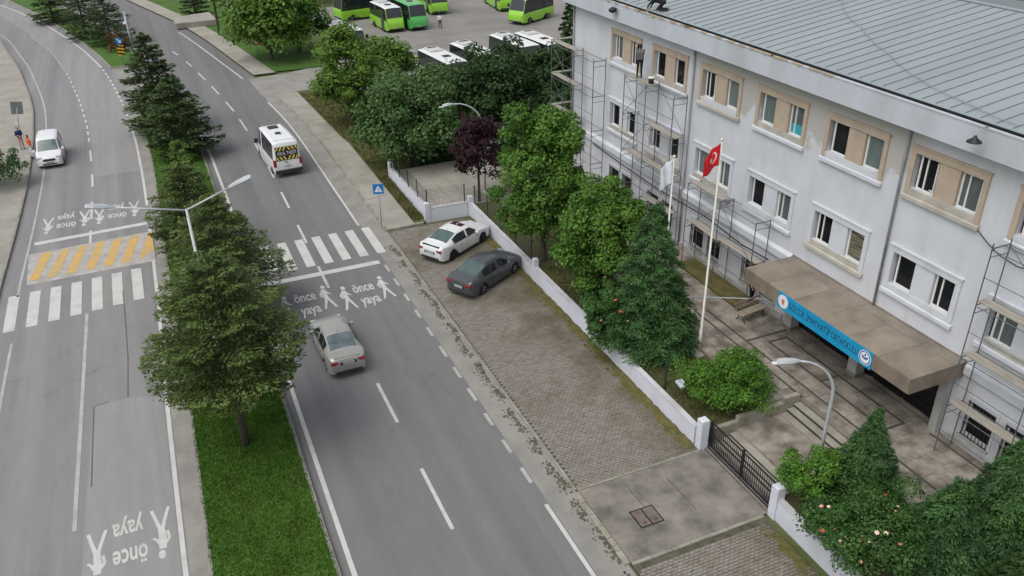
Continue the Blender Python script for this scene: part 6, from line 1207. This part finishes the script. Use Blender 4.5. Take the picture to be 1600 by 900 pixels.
leafy('round_shrub', 'clipped bright green round shrub beside the gate steps', -5.95, 5.75+.55, .72, 2.8, .8, 1.75, 'shrub', 46, 60, 17000, .10, cat='shrub', trunk_r=.07, squash=(.92,1.1))
leafy('shrub', 'leafy light green shrub at the right gate pillar', -7.0, .25, .72, 3.0, .75, 1.1, 'shrub', 47, 32, 7500, .11, cat='shrub', trunk_r=.06)
cedar('conifer', 'small dark conifer below the curved lamp', -5.2, -.2, .72, 3.9, 1.5, 48, 24000, leaf=.12, pw=1.0)
leafy('rose_bush', 'large rose bush with red and pale blooms at the bottom right', -6.9, -2.15, .72, 3.0, .75, 1.8, 'rose', 49, 55, 17000, .11, cat='bush', trunk_r=.06, flowers=20, squash=(1,1.2))
cedar('conifer', 'dense conifer between the rose bush and the right edge', -5.0, -3.5, .72, 3.4, 1.7, 50, 24000, leaf=.12)
cedar('conifer', 'tallest conifer in the bottom right corner', -3.5, -4.1, .72, 5.0, 2.0, 51, 32000, leaf=.13)
cedar('conifer', 'bright feathery conifer at the very bottom right corner', -5.0, -6.1, .72, 3.0, 1.5, 52, 20000, kind='dark', leaf=.12)
leafy('purple_tree', 'dark purple leaved tree at the corner of the paved yard', -7.1, 30.6, .32, 6.1, 1.7, 1.75, 'purple', 53, 55, 7000, .20, trunk_r=.10)
# trees round the bus yard
leafy('ash_tree', 'broad grey green tree over the yard fence', -9.0, 39.2, .05, 6.9, .35, 3.6, 'ash', 54, 78, 22000, .23, trunk_r=.18, squash=(1.05,1))
leafy('linden_tree', 'light green tree overhanging the right pavement', -10.3, 50.2, .05, 8.1, .35, 3.0, 'linden', 55, 64, 19000, .24, trunk_r=.17)
leafy('dark_tree', 'large dark green tree left of the school corner', -1.6, 41.0, .05, 7.1, .9, 3.8, 'dark', 56, 70, 15000, .27, trunk_r=.18)
leafy('dark_tree', 'second dark green tree tucked behind the corner scaffold', 4.4, 41.8, .05, 6.6, .8, 3.2, 'dark', 57, 80, 9000, .32, trunk_r=.16)
cedar('tall_conifer', 'slim dark conifer rising beside the school corner', 8.2, 47.5, .05, 11.0, 1.9, 58, 9000, kind='dark', leaf=.4)
leafy('linden_tree', 'leafy tree seen between the school corner and the dark conifer', 8.4, 41.0, .05, 9.6, 1.0, 2.4, 'chestnut', 59, 60, 6000, .32, trunk_r=.14)
leafy('linden_tree', 'willowy light green tree by the triangular warning sign', -12.6, 75.0, .05, 8.2, .6, 4.0, 'linden', 60, 95, 10500, .40, trunk_r=.2)
leafy('linden_tree', 'light green tree at the yard corner behind the warning sign', -9.2, 77.5, .05, 7.6, .6, 3.3, 'chestnut', 61, 90, 9000, .42, trunk_r=.2)
leafy('ash_tree', 'leafy tree at the top edge behind the utility pole', -12.5, 87.5, .05, 8.0, .6, 4.0, 'linden', 62, 70, 7500, .45, trunk_r=.2)
leafy('linden_tree', 'smaller light green tree in front of the buses', -5.8, 54.5, .05, 5.4, .5, 2.6, 'linden', 63, 70, 7000, .30, trunk_r=.13)
leafy('dark_tree', 'low dark tree in front of the row of white buses', 3.2, 48.5, .05, 4.4, .4, 2.8, 'dark', 64, 70, 7000, .32, trunk_r=.14)
leafy('dark_tree', 'dark tree behind the low wall near the paved yard', -3.8, 46.5, .05, 4.8, .4, 2.6, 'ash', 65, 60, 6000, .32, trunk_r=.13)
leafy('dark_tree', 'dark bushy tree hiding the foot of the corner scaffold', 1.6, 36.0, .05, 5.0, .4, 2.3, 'dark', 66, 60, 6000, .28, trunk_r=.13)
leafy('hedge_bush', 'dark bush beside the small hut', -2.6, 34.6, .3, 3.6, .4, 1.8, 'dark', 67, 40, 3500, .25, cat='bush', trunk_r=.06)
r2 = np.random.RandomState(70)
n = 26000; X = r2.uniform(-8.8,7,n); Y = 38.8 + r2.rand(n)*20; D = unit(r2,n); o = leaf_obj('undergrowth', np.stack([X,Y,r2.uniform(.05,.8,n)*np.abs(np.sin(X*.9)+.4*np.sin(Y*1.3))+.05],1), D, unit(r2,n)+np.array([0,0,.8]), r2.uniform(.2,.4,n), r2.uniform(.1,.22,n), LEAF['dark'], None); tag(o, 'dark undergrowth below the trees by the bus yard', 'undergrowth', kind='stuff')
n = 9000; X = r2.uniform(-3,46,n); Y = 101 + (X+3)*.24 + r2.rand(n)*8; D = unit(r2,n); o = leaf_obj('rough_grass', np.stack([X,Y,r2.uniform(.05,1.0,n)],1), D, unit(r2,n), r2.uniform(.3,.6,n), r2.uniform(.1,.2,n), M['blade_dry'], None); tag(o, 'rough yellowed grass along the far edge of the bus yard', 'grass', kind='stuff')
# small hut and red brown shed under the trees
M['hut_roof'] = mat('hut_roof', (.022,.022,.023), (.04,.04,.04), 1.5, .7, fine=.1); M['shed_roof'] = mat('shed_roof', (.20,.10,.065), (.28,.15,.10), 1.5, .8, fine=.15, coords='World')
def hut(name, label, x, y, z, w, d, h, rz, roof, wall):
    t = thing(name, label, 'hut', (x,y,z), rz); b = MB(); b.box(-w/2,w/2,-d/2,d/2,0,h); b.build('wall', wall, t, world=False); e = .35
    for s in (1,-1):
        b = MB(); b.add([(-w/2-e,s*(d/2+e),h-.05),(w/2+e,s*(d/2+e),h-.05),(w/2+e,0,h+.55),(-w/2-e,0,h+.55),(-w/2-e,s*(d/2+e),h+.03),(w/2+e,s*(d/2+e),h+.03),(w/2+e,0,h+.63),(-w/2-e,0,h+.63)],[(0,1,2,3),(7,6,5,4),(0,4,5,1),(1,5,6,2),(2,6,7,3),(3,7,4,0)]); b.build('roof', roof, t, world=False)
    for k in range(3): b = MB(); xx = -w/2+.35+k*(w-.7)/3; b.box(xx,xx+(w-.7)/3-.15,-d/2-.03,-d/2+.02,.9,1.9); o = b.build('window', M['pvc'], t, world=False); b = MB(); b.box(xx+.06,xx+(w-.7)/3-.21,-d/2-.04,-d/2-.032,.96,1.84); b.build('pane', M['pane_grey'], o, world=False)
    return t
hut('small_hut', 'small hut with black pitched roof beside the curved yard lamp', -3.9, 40.2-2.6, .05, 3.2, 2.2, 2.3, R_(-23), M['hut_roof'], M['white_dirty'])
hut('brown_shed', 'shed with red brown roof half hidden by trees below the buses', -.6, 53.2, .05, 2.6, 2.0, 2.2, R_(-10), M['shed_roof'], M['shed_roof'])
